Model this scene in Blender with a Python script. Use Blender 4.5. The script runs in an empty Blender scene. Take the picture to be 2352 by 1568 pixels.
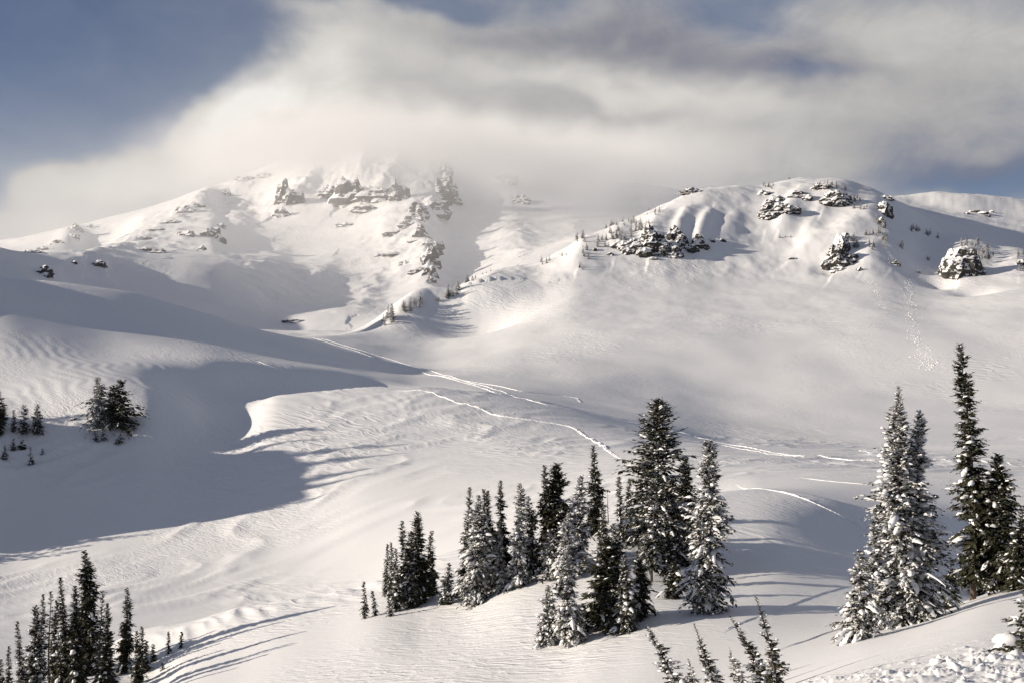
import bpy, math, random
import numpy as np
from mathutils import Vector

sc = bpy.context.scene
COL = sc.collection
R_ = math.radians

# ------------------------------------------------------------------ camera
F, U0, V0 = 2839.0, 1176.0, 784.0          # focal length and centre of the frame, in units of a 2352-wide picture
cam = bpy.data.cameras.new('camera')
cam.sensor_width = 36.0
cam.lens = 36.0 * F / 2352.0
cam.clip_start = 0.5
cam.clip_end = 60000
cam_o = bpy.data.objects.new('camera', cam)
cam_o.location = (0, 0, 0)
cam_o.rotation_euler = (R_(90), 0, 0)
COL.objects.link(cam_o)
sc.camera = cam_o

# ------------------------------------------------------------------ sun
SUN_EL, SUN_BACK = 14.5, 10.0               # elevation; degrees behind the picture plane, on the left
ce = math.cos(R_(SUN_EL))
SUN = Vector((-ce * math.cos(R_(SUN_BACK)), -ce * math.sin(R_(SUN_BACK)), math.sin(R_(SUN_EL))))
sun = bpy.data.lights.new('sun', 'SUN')
sun.energy = 5.0
sun.angle = R_(0.55)
sun.color = (1.0, 0.885, 0.73)
sun_o = bpy.data.objects.new('sun', sun)
sun_o.rotation_euler = SUN.to_track_quat('Z', 'Y').to_euler()
sun_o.location = (-300, -100, 200)
COL.objects.link(sun_o)

sc.view_settings.view_transform = 'Standard'
sc.view_settings.look = 'None'
sc.view_settings.exposure = 0.40
sc.view_settings.gamma = 1.0
sc.view_settings.use_curve_mapping = False
sc.cycles.use_denoising = True
sc.cycles.max_bounces = 6
sc.cycles.diffuse_bounces = 3
sc.cycles.volume_bounces = 2
sc.cycles.transparent_max_bounces = 8

# ------------------------------------------------------------------ sky: Nishita air with a bank of cap cloud round the mountain
w = bpy.data.worlds.new('World'); sc.world = w; w.use_nodes = True
w.cycles.sampling_method = 'MANUAL'; w.cycles.sample_map_resolution = 512
def make_world():
    nt = w.node_tree; L = nt.links
    bg = nt.nodes['Background']
    sky = nt.nodes.new('ShaderNodeTexSky'); sky.sky_type = 'NISHITA'; sky.sun_disc = False
    sky.sun_elevation = R_(SUN_EL); sky.sun_rotation = math.atan2(SUN.x, SUN.y)
    sky.altitude = 1800; sky.air_density = 1.0; sky.dust_density = 0.8; sky.ozone_density = 4.0

    def M(op, a, b=None, c=None, clamp=False):
        n = nt.nodes.new('ShaderNodeMath'); n.operation = op; n.use_clamp = clamp
        for i, s_ in enumerate((a, b, c)):
            if s_ is None:
                continue
            if isinstance(s_, (int, float)):
                n.inputs[i].default_value = s_
            else:
                L.new(s_, n.inputs[i])
        return n.outputs[0]

    def step(x, lo, hi):
        n = nt.nodes.new('ShaderNodeMapRange'); n.interpolation_type = 'SMOOTHSTEP'
        n.inputs['From Min'].default_value = lo; n.inputs['From Max'].default_value = hi
        L.new(x, n.inputs['Value'])
        return n.outputs[0]
    tc = nt.nodes.new('ShaderNodeTexCoord'); dirv = tc.outputs['Generated']
    sx = nt.nodes.new('ShaderNodeSeparateXYZ'); L.new(dirv, sx.inputs[0])
    az = M('MULTIPLY', M('ARCTAN2', sx.outputs[0], sx.outputs[1]), 180 / math.pi)
    el = M('MULTIPLY', M('ARCSINE', sx.outputs[2]), 180 / math.pi)

    def noise(scale, detail, rough=0.5, stretch=(1, 1, 1), dist=0.0, off=0.0, rot=(0, 0, 0)):
        mp = nt.nodes.new('ShaderNodeMapping'); mp.inputs['Scale'].default_value = stretch
        mp.inputs['Location'].default_value = (off, off * .7, off * .3); mp.inputs['Rotation'].default_value = rot
        L.new(dirv, mp.inputs[0])
        n = nt.nodes.new('ShaderNodeTexNoise'); n.inputs['Scale'].default_value = scale; n.inputs['Detail'].default_value = detail
        n.inputs['Roughness'].default_value = rough; n.inputs['Distortion'].default_value = dist
        L.new(mp.outputs[0], n.inputs['Vector'])
        return n.outputs[0]
    # ragged edges: the cloud's place is shifted by noise, coarse and fine
    n1 = M('SUBTRACT', noise(9, 3, 0.5, (1, 1, 1.6)), 0.5); n2 = M('SUBTRACT', noise(9, 3, 0.5, (1, 1, 1.6), off=5.3), 0.5)
    azw = M('ADD', az, M('MULTIPLY', n1, 6.0)); elw = M('ADD', el, M('MULTIPLY', n2, 4.5))
    pos = nt.nodes.new('ShaderNodeCombineXYZ'); L.new(azw, pos.inputs[0]); L.new(elw, pos.inputs[1])

    def blob(u, v, su, sv, rot, amp):
        a = math.degrees(math.atan2(u - U0, F)); e = math.degrees(math.atan2(V0 - v, math.hypot(F, u - U0)))
        k = 180 / math.pi / F
        mp = nt.nodes.new('ShaderNodeMapping'); mp.vector_type = 'TEXTURE'
        mp.inputs['Location'].default_value = (a, e, 0); mp.inputs['Rotation'].default_value = (0, 0, R_(rot))
        mp.inputs['Scale'].default_value = (su * k, sv * k, 1)
        L.new(pos.outputs[0], mp.inputs[0])
        d = nt.nodes.new('ShaderNodeVectorMath'); d.operation = 'DOT_PRODUCT'
        L.new(mp.outputs[0], d.inputs[0]); L.new(mp.outputs[0], d.inputs[1])
        return M('MULTIPLY', M('EXPONENT', M('MULTIPLY', d.outputs['Value'], -1.0)), amp)

    def field(base, blobs):
        s_ = base
        for b in blobs:
            s_ = M('ADD', s_, blob(*b))
        return s_
    fine = M('SUBTRACT', noise(15, 6, 0.6, (1, 1, 1.5), dist=0.5, off=2.1), 0.5)
    streak = M('SUBTRACT', noise(6, 4, 0.55, (1, 1, 4.0), dist=0.7, off=8.0, rot=(0, 0.12, 0)), 0.5)
    # how much cloud: a bank in the mountain's quarter, broken elsewhere
    bank = blob(1300, 250, 2600, 1300, 0, 0.62)
    cov = M('ADD', M('ADD', bank, M('MULTIPLY', fine, 0.55)), M('MULTIPLY', streak, 0.42))
    cov = field(cov, SKY_COVER)
    cov = M('ADD', M('MULTIPLY', step(cov, 0.08, 0.92), 0.70), 0.30)
    bri = M('ADD', M('ADD', M('MULTIPLY', fine, 0.30), M('MULTIPLY', streak, 0.15)), 0.60)
    bri = field(bri, SKY_BRIGHT)
    rp = nt.nodes.new('ShaderNodeValToRGB'); cr = rp.color_ramp; cr.interpolation = 'LINEAR'
    cols = [(0.0, (0.13, 0.14, 0.20)), (0.3, (0.21, 0.215, 0.265)), (0.6, (0.455, 0.445, 0.44)), (0.85, (0.68, 0.66, 0.625)), (1.0, (0.87, 0.85, 0.815))]
    cr.elements[0].position = 0; cr.elements[1].position = 1
    for p_, c_ in cols[1:-1]:
        cr.elements.new(p_)
    for e_, (p_, c_) in zip(cr.elements, cols):
        e_.position = p_; e_.color = c_ + (1,)
    L.new(bri, rp.inputs[0])
    # the node works in sky units; the Background strength brings them down to picture units
    cl = nt.nodes.new('ShaderNodeMix'); cl.data_type = 'RGBA'; cl.blend_type = 'MULTIPLY'; cl.inputs[0].default_value = 1.0
    cl.inputs[7].default_value = (SKY_CLOUD, SKY_CLOUD, SKY_CLOUD, 1); cl.clamp_result = False
    L.new(rp.outputs[0], cl.inputs[6])
    mx = nt.nodes.new('ShaderNodeMix'); mx.data_type = 'RGBA'
    vi = nt.nodes.new('ShaderNodeMix'); vi.data_type = 'RGBA'; vi.blend_type = 'MULTIPLY'; vi.inputs[0].default_value = 1.0
    vi.inputs[7].default_value = (1.12, 0.97, 1.0, 1); L.new(sky.outputs[0], vi.inputs[6])      # cool violet tint of the winter air
    L.new(cov, mx.inputs[0]); L.new(vi.outputs[2], mx.inputs[6]); L.new(cl.outputs[2], mx.inputs[7])
    L.new(mx.outputs[2], bg.inputs[0])
    bg.inputs[1].default_value = SKY_STRENGTH


SKY_STRENGTH, SKY_CLOUD = 0.057, 13.4
# (u, v, half sizes, tilt, amount): clear gaps and thick parts, then bright and grey parts of the cloud
SKY_COVER = [
    (-60, 60, 560, 300, 28, -2.2), (330, 40, 190, 110, 40, -0.9), (-600, 150, 600, 420, 0, -1.5), (960, -10, 150, 45, 0, -0.75), (1250, 5, 120, 30, 0, -0.35), (1690, 10, 130, 50, 0, -0.5),
    (1860, 145, 95, 26, -10, -0.35), (2330, 440, 300, 44, 0, -0.30), (700, 220, 360, 170, 30, 0.55), (240, 430, 330, 60, 24, 0.85), (140, 372, 85, 34, 15, 0.55), (310, 322, 70, 34, 10, 0.6), (30, 400, 60, 30, 0, 0.35), (420, 290, 70, 40, 30, 0.4), (60, 510, 330, 90, 10, 0.9), (1000, 320, 500, 130, 0, 0.5),
    (1700, 320, 600, 100, 0, 0.4), (2150, 120, 300, 130, 0, 0.35), (1300, 110, 420, 60, 0, 0.25),
]
SKY_BRIGHT = [
    (-60, 60, 560, 300, 28, -0.30),     (560, 275, 150, 80, 30, 0.36), (700, 150, 300, 110, 28, 0.22), (230, 450, 280, 70, 22, 0.22), (620, 280, 55, 30, 0, -0.16), (950, 330, 240, 60, 0, -0.03),
    (1350, 240, 200, 26, -8, -0.10), (1250, 100, 330, 48, -4, -0.20), (1650, 115, 280, 60, -4, -0.18), (1900, 145, 180, 60, -15, -0.16), (2150, 60, 220, 80, 0, 0.10),
    (1250, 190, 300, 40, -6, 0.16), (1650, 205, 300, 40, -4, 0.16), (1550, 330, 420, 70, 0, 0.10), (1250, 430, 240, 60, 0, -0.05), (2250, 330, 240, 80, 0, -0.12), (2300, 430, 260, 50, 0, -0.46), (1500, 40, 120, 30, 0, -0.1),
]
make_world()


# ------------------------------------------------------------------ helpers
RNG = np.random.default_rng(7)
PERM = np.random.default_rng(11).permutation(512).astype(np.int64)
PERM = np.concatenate([PERM, PERM, PERM])
GA = np.random.default_rng(5).uniform(0, 2 * np.pi, 512)
GX, GY = np.cos(GA), np.sin(GA)


def pnoise(x, y, seed=0):
    xi = np.floor(x).astype(np.int64); yi = np.floor(y).astype(np.int64)
    xf = x - xi; yf = y - yi
    u = xf * xf * xf * (xf * (xf * 6 - 15) + 10); v = yf * yf * yf * (yf * (yf * 6 - 15) + 10)

    def g(ix, iy, dx, dy):
        h = PERM[(PERM[(ix + seed * 57) & 511] + iy + seed * 131) & 511]
        return GX[h] * dx + GY[h] * dy
    a = g(xi, yi, xf, yf); b = g(xi + 1, yi, xf - 1, yf)
    c = g(xi, yi + 1, xf, yf - 1); d = g(xi + 1, yi + 1, xf - 1, yf - 1)
    return (a + (b - a) * u + ((c + (d - c) * u) - (a + (b - a) * u)) * v) * 1.4


def fbm(x, y, octv=4, seed=0, gain=0.5):
    s = 0; a = 1
    for o in range(octv):
        s = s + a * pnoise(x * 2 ** o, y * 2 ** o, seed + o * 3); a *= gain
    return s


def ridged(x, y, octv=4, seed=0, gain=0.5):
    s = 0; a = 1
    for o in range(octv):
        s = s + a * (1 - 2 * np.abs(pnoise(x * 2 ** o, y * 2 ** o, seed + o * 3))); a *= gain
    return s


def sstep(a, b, x):
    t = np.clip((x - a) / (b - a), 0, 1)
    return t * t * (3 - 2 * t)


def pchip(xk, yk, x):
    """monotone cubic; xk, yk (K,) or (K,N) per column, x (M,) -> (M,) or (M,N)"""
    h = np.diff(xk, axis=0); d = np.diff(yk, axis=0) / h
    m = np.zeros_like(yk)
    w1 = 2 * h[1:] + h[:-1]; w2 = h[1:] + 2 * h[:-1]
    same = (d[1:] * d[:-1]) > 0
    with np.errstate(divide='ignore', invalid='ignore'):
        hm = (w1 + w2) / (w1 / d[:-1] + w2 / d[1:])
    m[1:-1] = np.where(same, hm, 0)
    m[0] = d[0]; m[-1] = d[-1]
    if xk.ndim == 1:
        i = np.clip(np.searchsorted(xk, x) - 1, 0, len(xk) - 2)
        t = (x - xk[i]) / h[i]
        t = np.clip(t, 0, 1)
        return ((2*t**3-3*t**2+1)*yk[i] + (t**3-2*t**2+t)*h[i]*m[i] + (-2*t**3+3*t**2)*yk[i+1] + (t**3-t**2)*h[i]*m[i+1])
    out = np.empty((len(x), xk.shape[1]))
    cols = np.arange(xk.shape[1])
    for j, xv in enumerate(x):
        i = np.clip((xk <= xv).sum(axis=0) - 1, 0, xk.shape[0] - 2)
        hh = h[i, cols]
        t = np.clip((xv - xk[i, cols]) / hh, 0, 1)
        out[j] = ((2*t**3-3*t**2+1)*yk[i, cols] + (t**3-2*t**2+t)*hh*m[i, cols]
                  + (-2*t**3+3*t**2)*yk[i+1, cols] + (t**3-t**2)*hh*m[i+1, cols])
    return out


def mesh_from(name, verts, faces, mats=(), smooth=True, midx=None):
    """verts (N,3); faces: (M,3)/(M,4) array or list of such arrays"""
    if isinstance(faces, np.ndarray):
        faces = [faces]
    faces = [f for f in faces if len(f)]
    me = bpy.data.meshes.new(name)
    verts = np.asarray(verts, dtype=np.float32)
    me.vertices.add(len(verts)); me.vertices.foreach_set('co', verts.ravel())
    lv = np.concatenate([f.ravel() for f in faces]).astype(np.int32)
    lt = np.concatenate([np.full(len(f), f.shape[1]) for f in faces]).astype(np.int32)
    ls = np.concatenate([[0], np.cumsum(lt)[:-1]]).astype(np.int32)
    me.loops.add(len(lv)); me.loops.foreach_set('vertex_index', lv)
    me.polygons.add(len(lt))
    me.polygons.foreach_set('loop_start', ls)
    me.polygons.foreach_set('use_smooth', np.full(len(lt), smooth))
    for m in mats:
        me.materials.append(m)
    if midx is not None:
        me.polygons.foreach_set('material_index', np.asarray(midx, dtype=np.int32))
    me.update(calc_edges=True)
    return me


def link(name, me, parent=None, label=None, cat=None, group=None, kind=None, loc=None):
    o = bpy.data.objects.new(name, me)
    COL.objects.link(o)
    if parent is not None:
        o.parent = parent
    if loc is not None:
        o.location = loc
    for k, v in (('label', label), ('category', cat), ('group', group), ('kind', kind)):
        if v:
            o[k] = v
    return o


# ------------------------------------------------------------------ materials
def new_mat(name):
    m = bpy.data.materials.new(name); m.use_nodes = True
    nt = m.node_tree
    return m, nt, nt.nodes['Principled BSDF']


def N(nt, typ, **kw):
    n = nt.nodes.new(typ)
    for k, v in kw.items():
        if k.startswith('i_'):
            n.inputs[k[2:].replace('_', ' ')].default_value = v
        else:
            setattr(n, k, v)
    return n


def math_n(nt, op, a, b=None, clamp=False):
    n = nt.nodes.new('ShaderNodeMath'); n.operation = op; n.use_clamp = clamp
    for i, s in enumerate((a, b)):
        if s is None:
            continue
        if isinstance(s, (int, float)):
            n.inputs[i].default_value = s
        else:
            nt.links.new(s, n.inputs[i])
    return n.outputs[0]


SNOW = (0.80, 0.80, 0.81)


def snow_material(name, bumps, rough=0.55, var=0.04):
    """bumps: list of (scale xyz, detail, strength metres, ridged, mask scale, mask lo, mask hi, rotation)"""
    m, nt, p = new_mat(name)
    L = nt.links
    tc = N(nt, 'ShaderNodeTexCoord')
    co = tc.outputs['Object']
    p.inputs['Roughness'].default_value = rough
    p.inputs['Specular IOR Level'].default_value = 0.25
    nz = N(nt, 'ShaderNodeTexNoise', i_Scale=0.02, i_Detail=5.0)
    L.new(co, nz.inputs['Vector'])
    mx = N(nt, 'ShaderNodeMix', data_type='RGBA')
    mx.inputs[6].default_value = (SNOW[0] - var, SNOW[1] - var, SNOW[2] - var, 1)
    mx.inputs[7].default_value = (SNOW[0] + var * .6, SNOW[1] + var * .6, SNOW[2] + var * .6, 1)
    L.new(nz.outputs[0], mx.inputs[0])
    L.new(mx.outputs[2], p.inputs['Base Color'])
    prev = None
    for (scl, det, dist, rid, ms, lo, hi, rot) in bumps:
        mp = N(nt, 'ShaderNodeMapping')
        mp.inputs['Scale'].default_value = scl
        mp.inputs['Rotation'].default_value = (0, 0, R_(rot))
        mp.vector_type = 'TEXTURE' if False else 'POINT'
        # rotate first, then scale, so that the stretch follows the wind
        mr = N(nt, 'ShaderNodeMapping'); mr.inputs['Rotation'].default_value = (0, 0, R_(rot))
        mp.inputs['Rotation'].default_value = (0, 0, 0)
        L.new(co, mr.inputs['Vector']); L.new(mr.outputs[0], mp.inputs['Vector'])
        t = N(nt, 'ShaderNodeTexNoise', i_Scale=1.0, i_Detail=det, i_Roughness=0.5, i_Distortion=0.6)
        L.new(mp.outputs[0], t.inputs['Vector'])
        hgt = t.outputs[0]
        if rid:
            a = math_n(nt, 'SUBTRACT', hgt, 0.5); a = math_n(nt, 'ABSOLUTE', a)
            a = math_n(nt, 'MULTIPLY', a, -3.0); hgt = math_n(nt, 'ADD', a, 1.0)
            hgt = math_n(nt, 'POWER', math_n(nt, 'MAXIMUM', hgt, 0.0), float(rid))
        if ms:
            k = N(nt, 'ShaderNodeTexNoise', i_Scale=ms, i_Detail=2.0)
            L.new(co, k.inputs['Vector'])
            r = N(nt, 'ShaderNodeMapRange', interpolation_type='SMOOTHSTEP')
            r.inputs['From Min'].default_value = lo; r.inputs['From Max'].default_value = hi
            L.new(k.outputs[0], r.inputs['Value'])
            hgt = math_n(nt, 'MULTIPLY', hgt, r.outputs[0])
        b = N(nt, 'ShaderNodeBump', i_Strength=1.0, i_Distance=dist)
        L.new(hgt, b.inputs['Height'])
        if prev is not None:
            L.new(prev, b.inputs['Normal'])
        prev = b.outputs[0]
    if prev is not None:
        L.new(prev, p.inputs['Normal'])
    return m


# wind ripples and sastrugi; the wind blows up the basin from the lower left
M_SNOW = snow_material('snow_field', [
    ((0.10, 0.30, 0.1), 2.0, 0.22, 2.0, 0.012, 0.46, 0.66, 35),
    ((0.30, 1.1, 0.3), 3.0, 0.10, 1.5, 0.02, 0.42, 0.62, 38),
    ((1.2, 2.6, 1.2), 4.0, 0.035, 0, 0.05, 0.35, 0.6, 33),
    ((5.0, 6.0, 5.0), 3.0, 0.008, 0, None, 0, 0, 30),
])
M_FARSNOW = snow_material('mountain_snow', [
    ((0.02, 0.02, 0.02), 5.0, 1.0, 0, None, 0, 0, 0),
    ((0.05, 0.05, 0.05), 5.0, 1.0, 1.5, 0.004, 0.46, 0.66, 0),
], var=0.05)
M_TREESNOW = snow_material('tree_snow', [], rough=0.7, var=0.02)

# ------------------------------------------------------------------ the terrain
# Each curve is a line over the ground: (u, v, depth in metres) triples, nearest curve first.
UK = [-1800, -1000, -600, -300, 0, 100, 200, 320, 400, 480, 560, 620, 700, 800, 880, 960, 1030, 1100, 1180, 1240,
      1330, 1400, 1500, 1620, 1750, 1850, 1930, 2000, 2070, 2150, 2250, 2352, 2600, 3600]


def C(depth, pts):
    """pts: {u: v}; depth: number or {u: depth}"""
    us = np.array(sorted(pts)); vs = np.array([pts[k] for k in sorted(pts)], float)
    if isinstance(depth, dict):
        du = np.array(sorted(depth)); dv = np.array([depth[k] for k in sorted(depth)], float)
    else:
        du = np.array([-1800., 3600.]); dv = np.array([depth, depth], float)
    return us.astype(float), vs, du.astype(float), dv


CURVES = [
    C(25, {-1800: 2000, -600: 2250, 0: 2250, 600: 2150, 1200: 1950, 1600: 1720, 2000: 1606, 2352: 1576, 3600: 1550}),
    C({-1800: 60, 1200: 64, 1600: 70, 1960: 75, 2100: 84, 2230: 100, 2352: 122, 2600: 135, 3600: 140},
      {-1800: 1700, -600: 1850, 0: 1880, 600: 1800, 1000: 1720, 1300: 1650, 1500: 1585, 1700: 1535, 1960: 1466, 2100: 1422,
       2230: 1376, 2352: 1336, 2600: 1280, 3600: 1200}),
    C({-1800: 88, 1300: 92, 1620: 96, 2000: 104, 2230: 122, 2352: 144, 2600: 152, 3600: 156},
      {-1800: 1500, -600: 1680, 0: 1745, 400: 1665, 800: 1578, 1000: 1540, 1280: 1484, 1400: 1448, 1520: 1420, 1620: 1404,
       1750: 1390, 1880: 1385, 2000: 1380, 2120: 1380, 2230: 1378, 2352: 1360, 2600: 1290, 3600: 1150}),
    C({-1800: 118, 200: 128, 880: 124, 1200: 120, 1500: 122, 2000: 138, 2352: 166, 3600: 172},
      {-1800: 1380, -600: 1600, 0: 1590, 200: 1556, 330: 1540, 420: 1505, 600: 1460, 760: 1430, 880: 1402, 1050: 1384, 1200: 1340,
       1330: 1312, 1450: 1290, 1540: 1290, 1650: 1300, 1800: 1285, 2000: 1290, 2352: 1300, 3600: 1150}),
    C({-1800: 140, 340: 140, 850: 144, 1400: 150, 1800: 172, 2352: 190, 3600: 192},
      {-1800: 1260, -600: 1560, 0: 1545, 200: 1512, 340: 1468, 440: 1441, 560: 1403, 700: 1377, 850: 1343, 1020: 1280, 1200: 1238,
       1410: 1188, 1600: 1146, 1750: 1134, 2000: 1142, 2352: 1150, 3600: 1100}),
    C({-1800: 190, 600: 198, 1600: 198, 2352: 215, 3600: 220},
      {-1800: 1130, -900: 1300, -600: 1420, 0: 1475, 300: 1462, 600: 1448, 800: 1415, 1000: 1340, 1200: 1266, 1400: 1205, 1600: 1152,
       1750: 1116, 2000: 1106, 2352: 1106, 3600: 1060}),
    C(260, {-1800: 1000, -900: 1180, -600: 1260, 0: 1288, 200: 1268, 400: 1252, 600: 1232, 700: 1216, 850: 1178, 1000: 1150, 1200: 1118,
            1400: 1088, 1600: 1062, 1800: 1062, 2000: 1068, 2352: 1068, 3600: 1020}),
    C({-1800: 310, 300: 314, 560: 320, 3600: 325},
      {-1800: 930, -900: 1020, -300: 1072, 0: 1080, 200: 1064, 320: 1060, 420: 1070, 500: 1066, 560: 1054, 620: 1036, 800: 1022, 1000: 1015,
       1200: 1008, 1400: 1010, 1600: 1026, 1800: 1040, 2000: 1046, 2352: 1042, 3600: 1000}),
    C({-1800: 342, 320: 345, 420: 352, 560: 372, 900: 382, 3600: 385},
      {-1800: 850, -900: 900, -300: 925, 0: 918, 80: 912, 150: 906, 240: 902, 320: 909, 400: 926, 480: 948, 560: 942, 640: 911, 800: 898,
       950: 893, 1100: 902, 1300: 934, 1480: 978, 1700: 1020, 2000: 1030, 2352: 1022, 3600: 980}),
    C({-1800: 380, 0: 380, 300: 385, 450: 405, 600: 425, 750: 440, 900: 452, 1100: 430, 3600: 420},
      {-1800: 800, -900: 840, -300: 842, 0: 846, 150: 848, 250: 854, 300: 860, 380: 875, 450: 890, 600: 914, 680: 924, 750: 928, 850: 920, 950: 904,
       1100: 901, 1200: 912, 1350: 938, 1480: 962, 1700: 1006, 2000: 1018, 2352: 1014, 3600: 960}),
    C({-1800: 425, 0: 425, 450: 440, 600: 455, 750: 470, 900: 490, 1200: 472, 3600: 460},
      {-1800: 760, -900: 765, -300: 764, 0: 775, 100: 790, 270: 812, 450: 817, 600: 830, 750: 848, 880: 868, 960: 884, 1100: 890,
       1200: 900, 1350: 922, 1480: 942, 1700: 980, 2000: 990, 2352: 984, 3600: 930}),
    C({-1800: 470, -300: 478, 0: 500, 600: 515, 900: 535, 3600: 545},
      {-1800: 560, -900: 545, -300: 568, 0: 660, 100: 684, 200: 710, 300: 735, 450: 772, 600: 804, 690: 822, 750: 832, 880: 856, 960: 866, 1100: 870, 1300: 880, 1500: 906,
       1700: 926, 2000: 926, 2352: 912, 3600: 850}),
    C({-1800: 540, 0: 556, 300: 584, 500: 625, 690: 655, 900: 645, 3600: 660},
      {-1800: 560, -900: 552, -300: 556, 0: 636, 120: 644, 250: 663, 480: 722, 600: 756, 690: 776, 800: 806, 900: 832, 1000: 838,
       1100: 830, 1200: 816, 1500: 806, 1700: 806, 2000: 796, 2352: 780, 3600: 700}),
    C({-1800: 720, 690: 682, 900: 735, 1200: 800, 1500: 840, 2000: 860, 3600: 860},
      {-1800: 560, -900: 560, -300: 590, 0: 668, 300: 708, 480: 745, 620: 772, 690: 778, 800: 788, 880: 790, 960: 785, 1050: 765, 1140: 738,
       1240: 706, 1330: 680, 1500: 668, 1700: 662, 2000: 650, 2150: 665, 2352: 650, 3600: 560}),
    C({-1800: 800, 620: 720, 690: 720, 890: 820, 1030: 880, 1240: 950, 1500: 1040, 1850: 1120, 2352: 1100, 3600: 1100},
      {-1800: 600, -900: 610, -300: 640, 0: 700, 300: 735, 480: 762, 620: 769, 690: 773, 760: 770, 820: 762, 870: 748, 920: 724, 960: 704, 1030: 682,
       1090: 646, 1130: 624, 1180: 612, 1240: 600, 1290: 575, 1330: 555, 1400: 522, 1500: 482, 1560: 455, 1620: 433, 1690: 427, 1750: 427, 1800: 416, 1850: 409, 1920: 411,
       1990: 428, 2060: 462, 2140: 505, 2250: 540, 2352: 560, 2600: 590, 3600: 480}),
    C({-1800: 1000, 690: 900, 1240: 1120, 1850: 1280, 3600: 1280},
      {-1800: 480, -300: 680, 0: 730, 690: 800, 960: 760, 1240: 650, 1500: 520, 1620: 455, 1750: 440, 1850: 420, 1920: 425, 1990: 442, 2060: 472,
       2150: 490, 2250: 500, 2352: 510, 2600: 530, 3600: 430}),
    C(1500, {-1800: 560, -300: 690, 0: 720, 690: 785, 1000: 740, 1300: 640, 1600: 500, 1850: 470, 2000: 458, 2070: 455, 2200: 453, 2352: 457, 2600: 470,
             3600: 420}),
    C(1900, {-1800: 640, 0: 740, 1000: 760, 1600: 600, 2000: 520, 2352: 520, 3600: 500}),
]


def curve_eval(cv, u):
    us, vs, du, dv = cv
    return pchip(us, vs, u), (pchip(du, dv, u) if len(du) > 2 else np.interp(u, du, dv))


def build_grid(curves, ucols, yrows, near_z=None):
    V, D = [], []
    for cv in curves:
        v, d = curve_eval(cv, ucols); V.append(v); D.append(d)
    V = np.array(V); D = np.array(D)
    Zk = (V0 - V) / F * D
    if near_z is not None:
        D = np.vstack([np.full_like(ucols, 1.5)[None], D]); Zk = np.vstack([np.full_like(ucols, near_z)[None], Zk])
    Z = pchip(D, Zk, yrows)
    return Z


def band(a, b, n):
    return np.geomspace(a, b, n, endpoint=False)


U_NEAR = np.concatenate([np.linspace(-1800, -30, 90, endpoint=False), np.linspace(-30, 2382, 700), np.linspace(2382, 3600, 51)[1:]])
Y_NEAR = np.concatenate([band(1.5, 24, 22), band(24, 40, 50), band(40, 90, 75), band(90, 200, 130), band(200, 460, 190), band(460, 700, 85), band(700, 1180, 190),
                         band(1180, 1900, 40), [1900]])
Z_NEAR = build_grid(CURVES, U_NEAR, Y_NEAR, near_z=-1.75)

# light smoothing along depth and across, so that no control curve reads as a crease
def blur(Z, n, ax):
    for _ in range(n):
        Zp = np.concatenate([np.take(Z, [0], ax), Z, np.take(Z, [-1], ax)], ax)
        sl = lambda a, b: tuple(slice(a, b) if k == ax else slice(None) for k in range(2))
        Z = (Zp[sl(0, -2)] + 2 * Zp[sl(1, -1)] + Zp[sl(2, None)]) / 4
    return Z


Z_NEAR = blur(Z_NEAR, 5, 0); Z_NEAR = blur(Z_NEAR, 12, 1)
YY = Y_NEAR[:, None] + 0 * U_NEAR[None, :]
UU = U_NEAR[None, :] + 0 * YY
XX = (UU - U0) / F * YY


def project_v(Z, Y):
    return V0 - F * Z / Y


def pick_on(Zg, ug, yg, u, v, ymin=0, ymax=1e9):
    """first ground point along column u, going away from the camera, seen at height v"""
    i = np.clip(np.interp(u, ug, np.arange(len(ug))), 0, len(ug) - 1.001); i0 = int(i); fx = i - i0
    zc = Zg[:, i0] * (1 - fx) + Zg[:, i0 + 1] * fx
    vc = project_v(zc, yg)
    ok = (yg >= ymin) & (yg <= ymax)
    best = np.nan
    for j in range(1, len(yg)):
        if ok[j] and ok[j - 1] and vc[j - 1] > v >= vc[j]:
            t = (vc[j - 1] - v) / (vc[j - 1] - vc[j]); y = yg[j - 1] + t * (yg[j] - yg[j - 1]); z = zc[j - 1] + t * (zc[j] - zc[j - 1])
            return ((u - U0) / F * y, y, z)
    k = np.argmin(np.where(ok, np.abs(vc - v), 1e9))
    return ((u - U0) / F * yg[k], yg[k], zc[k])


def pick(u, v, ymin=0, ymax=1e9):
    return pick_on(Z_NEAR, U_NEAR, Y_NEAR, u, v, ymin, ymax)


def gz(x, y):
    """height of the near terrain at a world position (arrays allowed)"""
    x = np.asarray(x, float); y = np.asarray(y, float)
    u = U0 + F * x / y
    i = np.clip(np.interp(u, U_NEAR, np.arange(len(U_NEAR))), 0, len(U_NEAR) - 1.001); i0 = i.astype(int); fx = i - i0
    j = np.clip(np.interp(y, Y_NEAR, np.arange(len(Y_NEAR))), 0, len(Y_NEAR) - 1.001); j0 = j.astype(int); fy = j - j0
    Zg = Z_NEAR
    return (Zg[j0, i0] * (1 - fx) + Zg[j0, i0 + 1] * fx) * (1 - fy) + (Zg[j0 + 1, i0] * (1 - fx) + Zg[j0 + 1, i0 + 1] * fx) * fy


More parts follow.
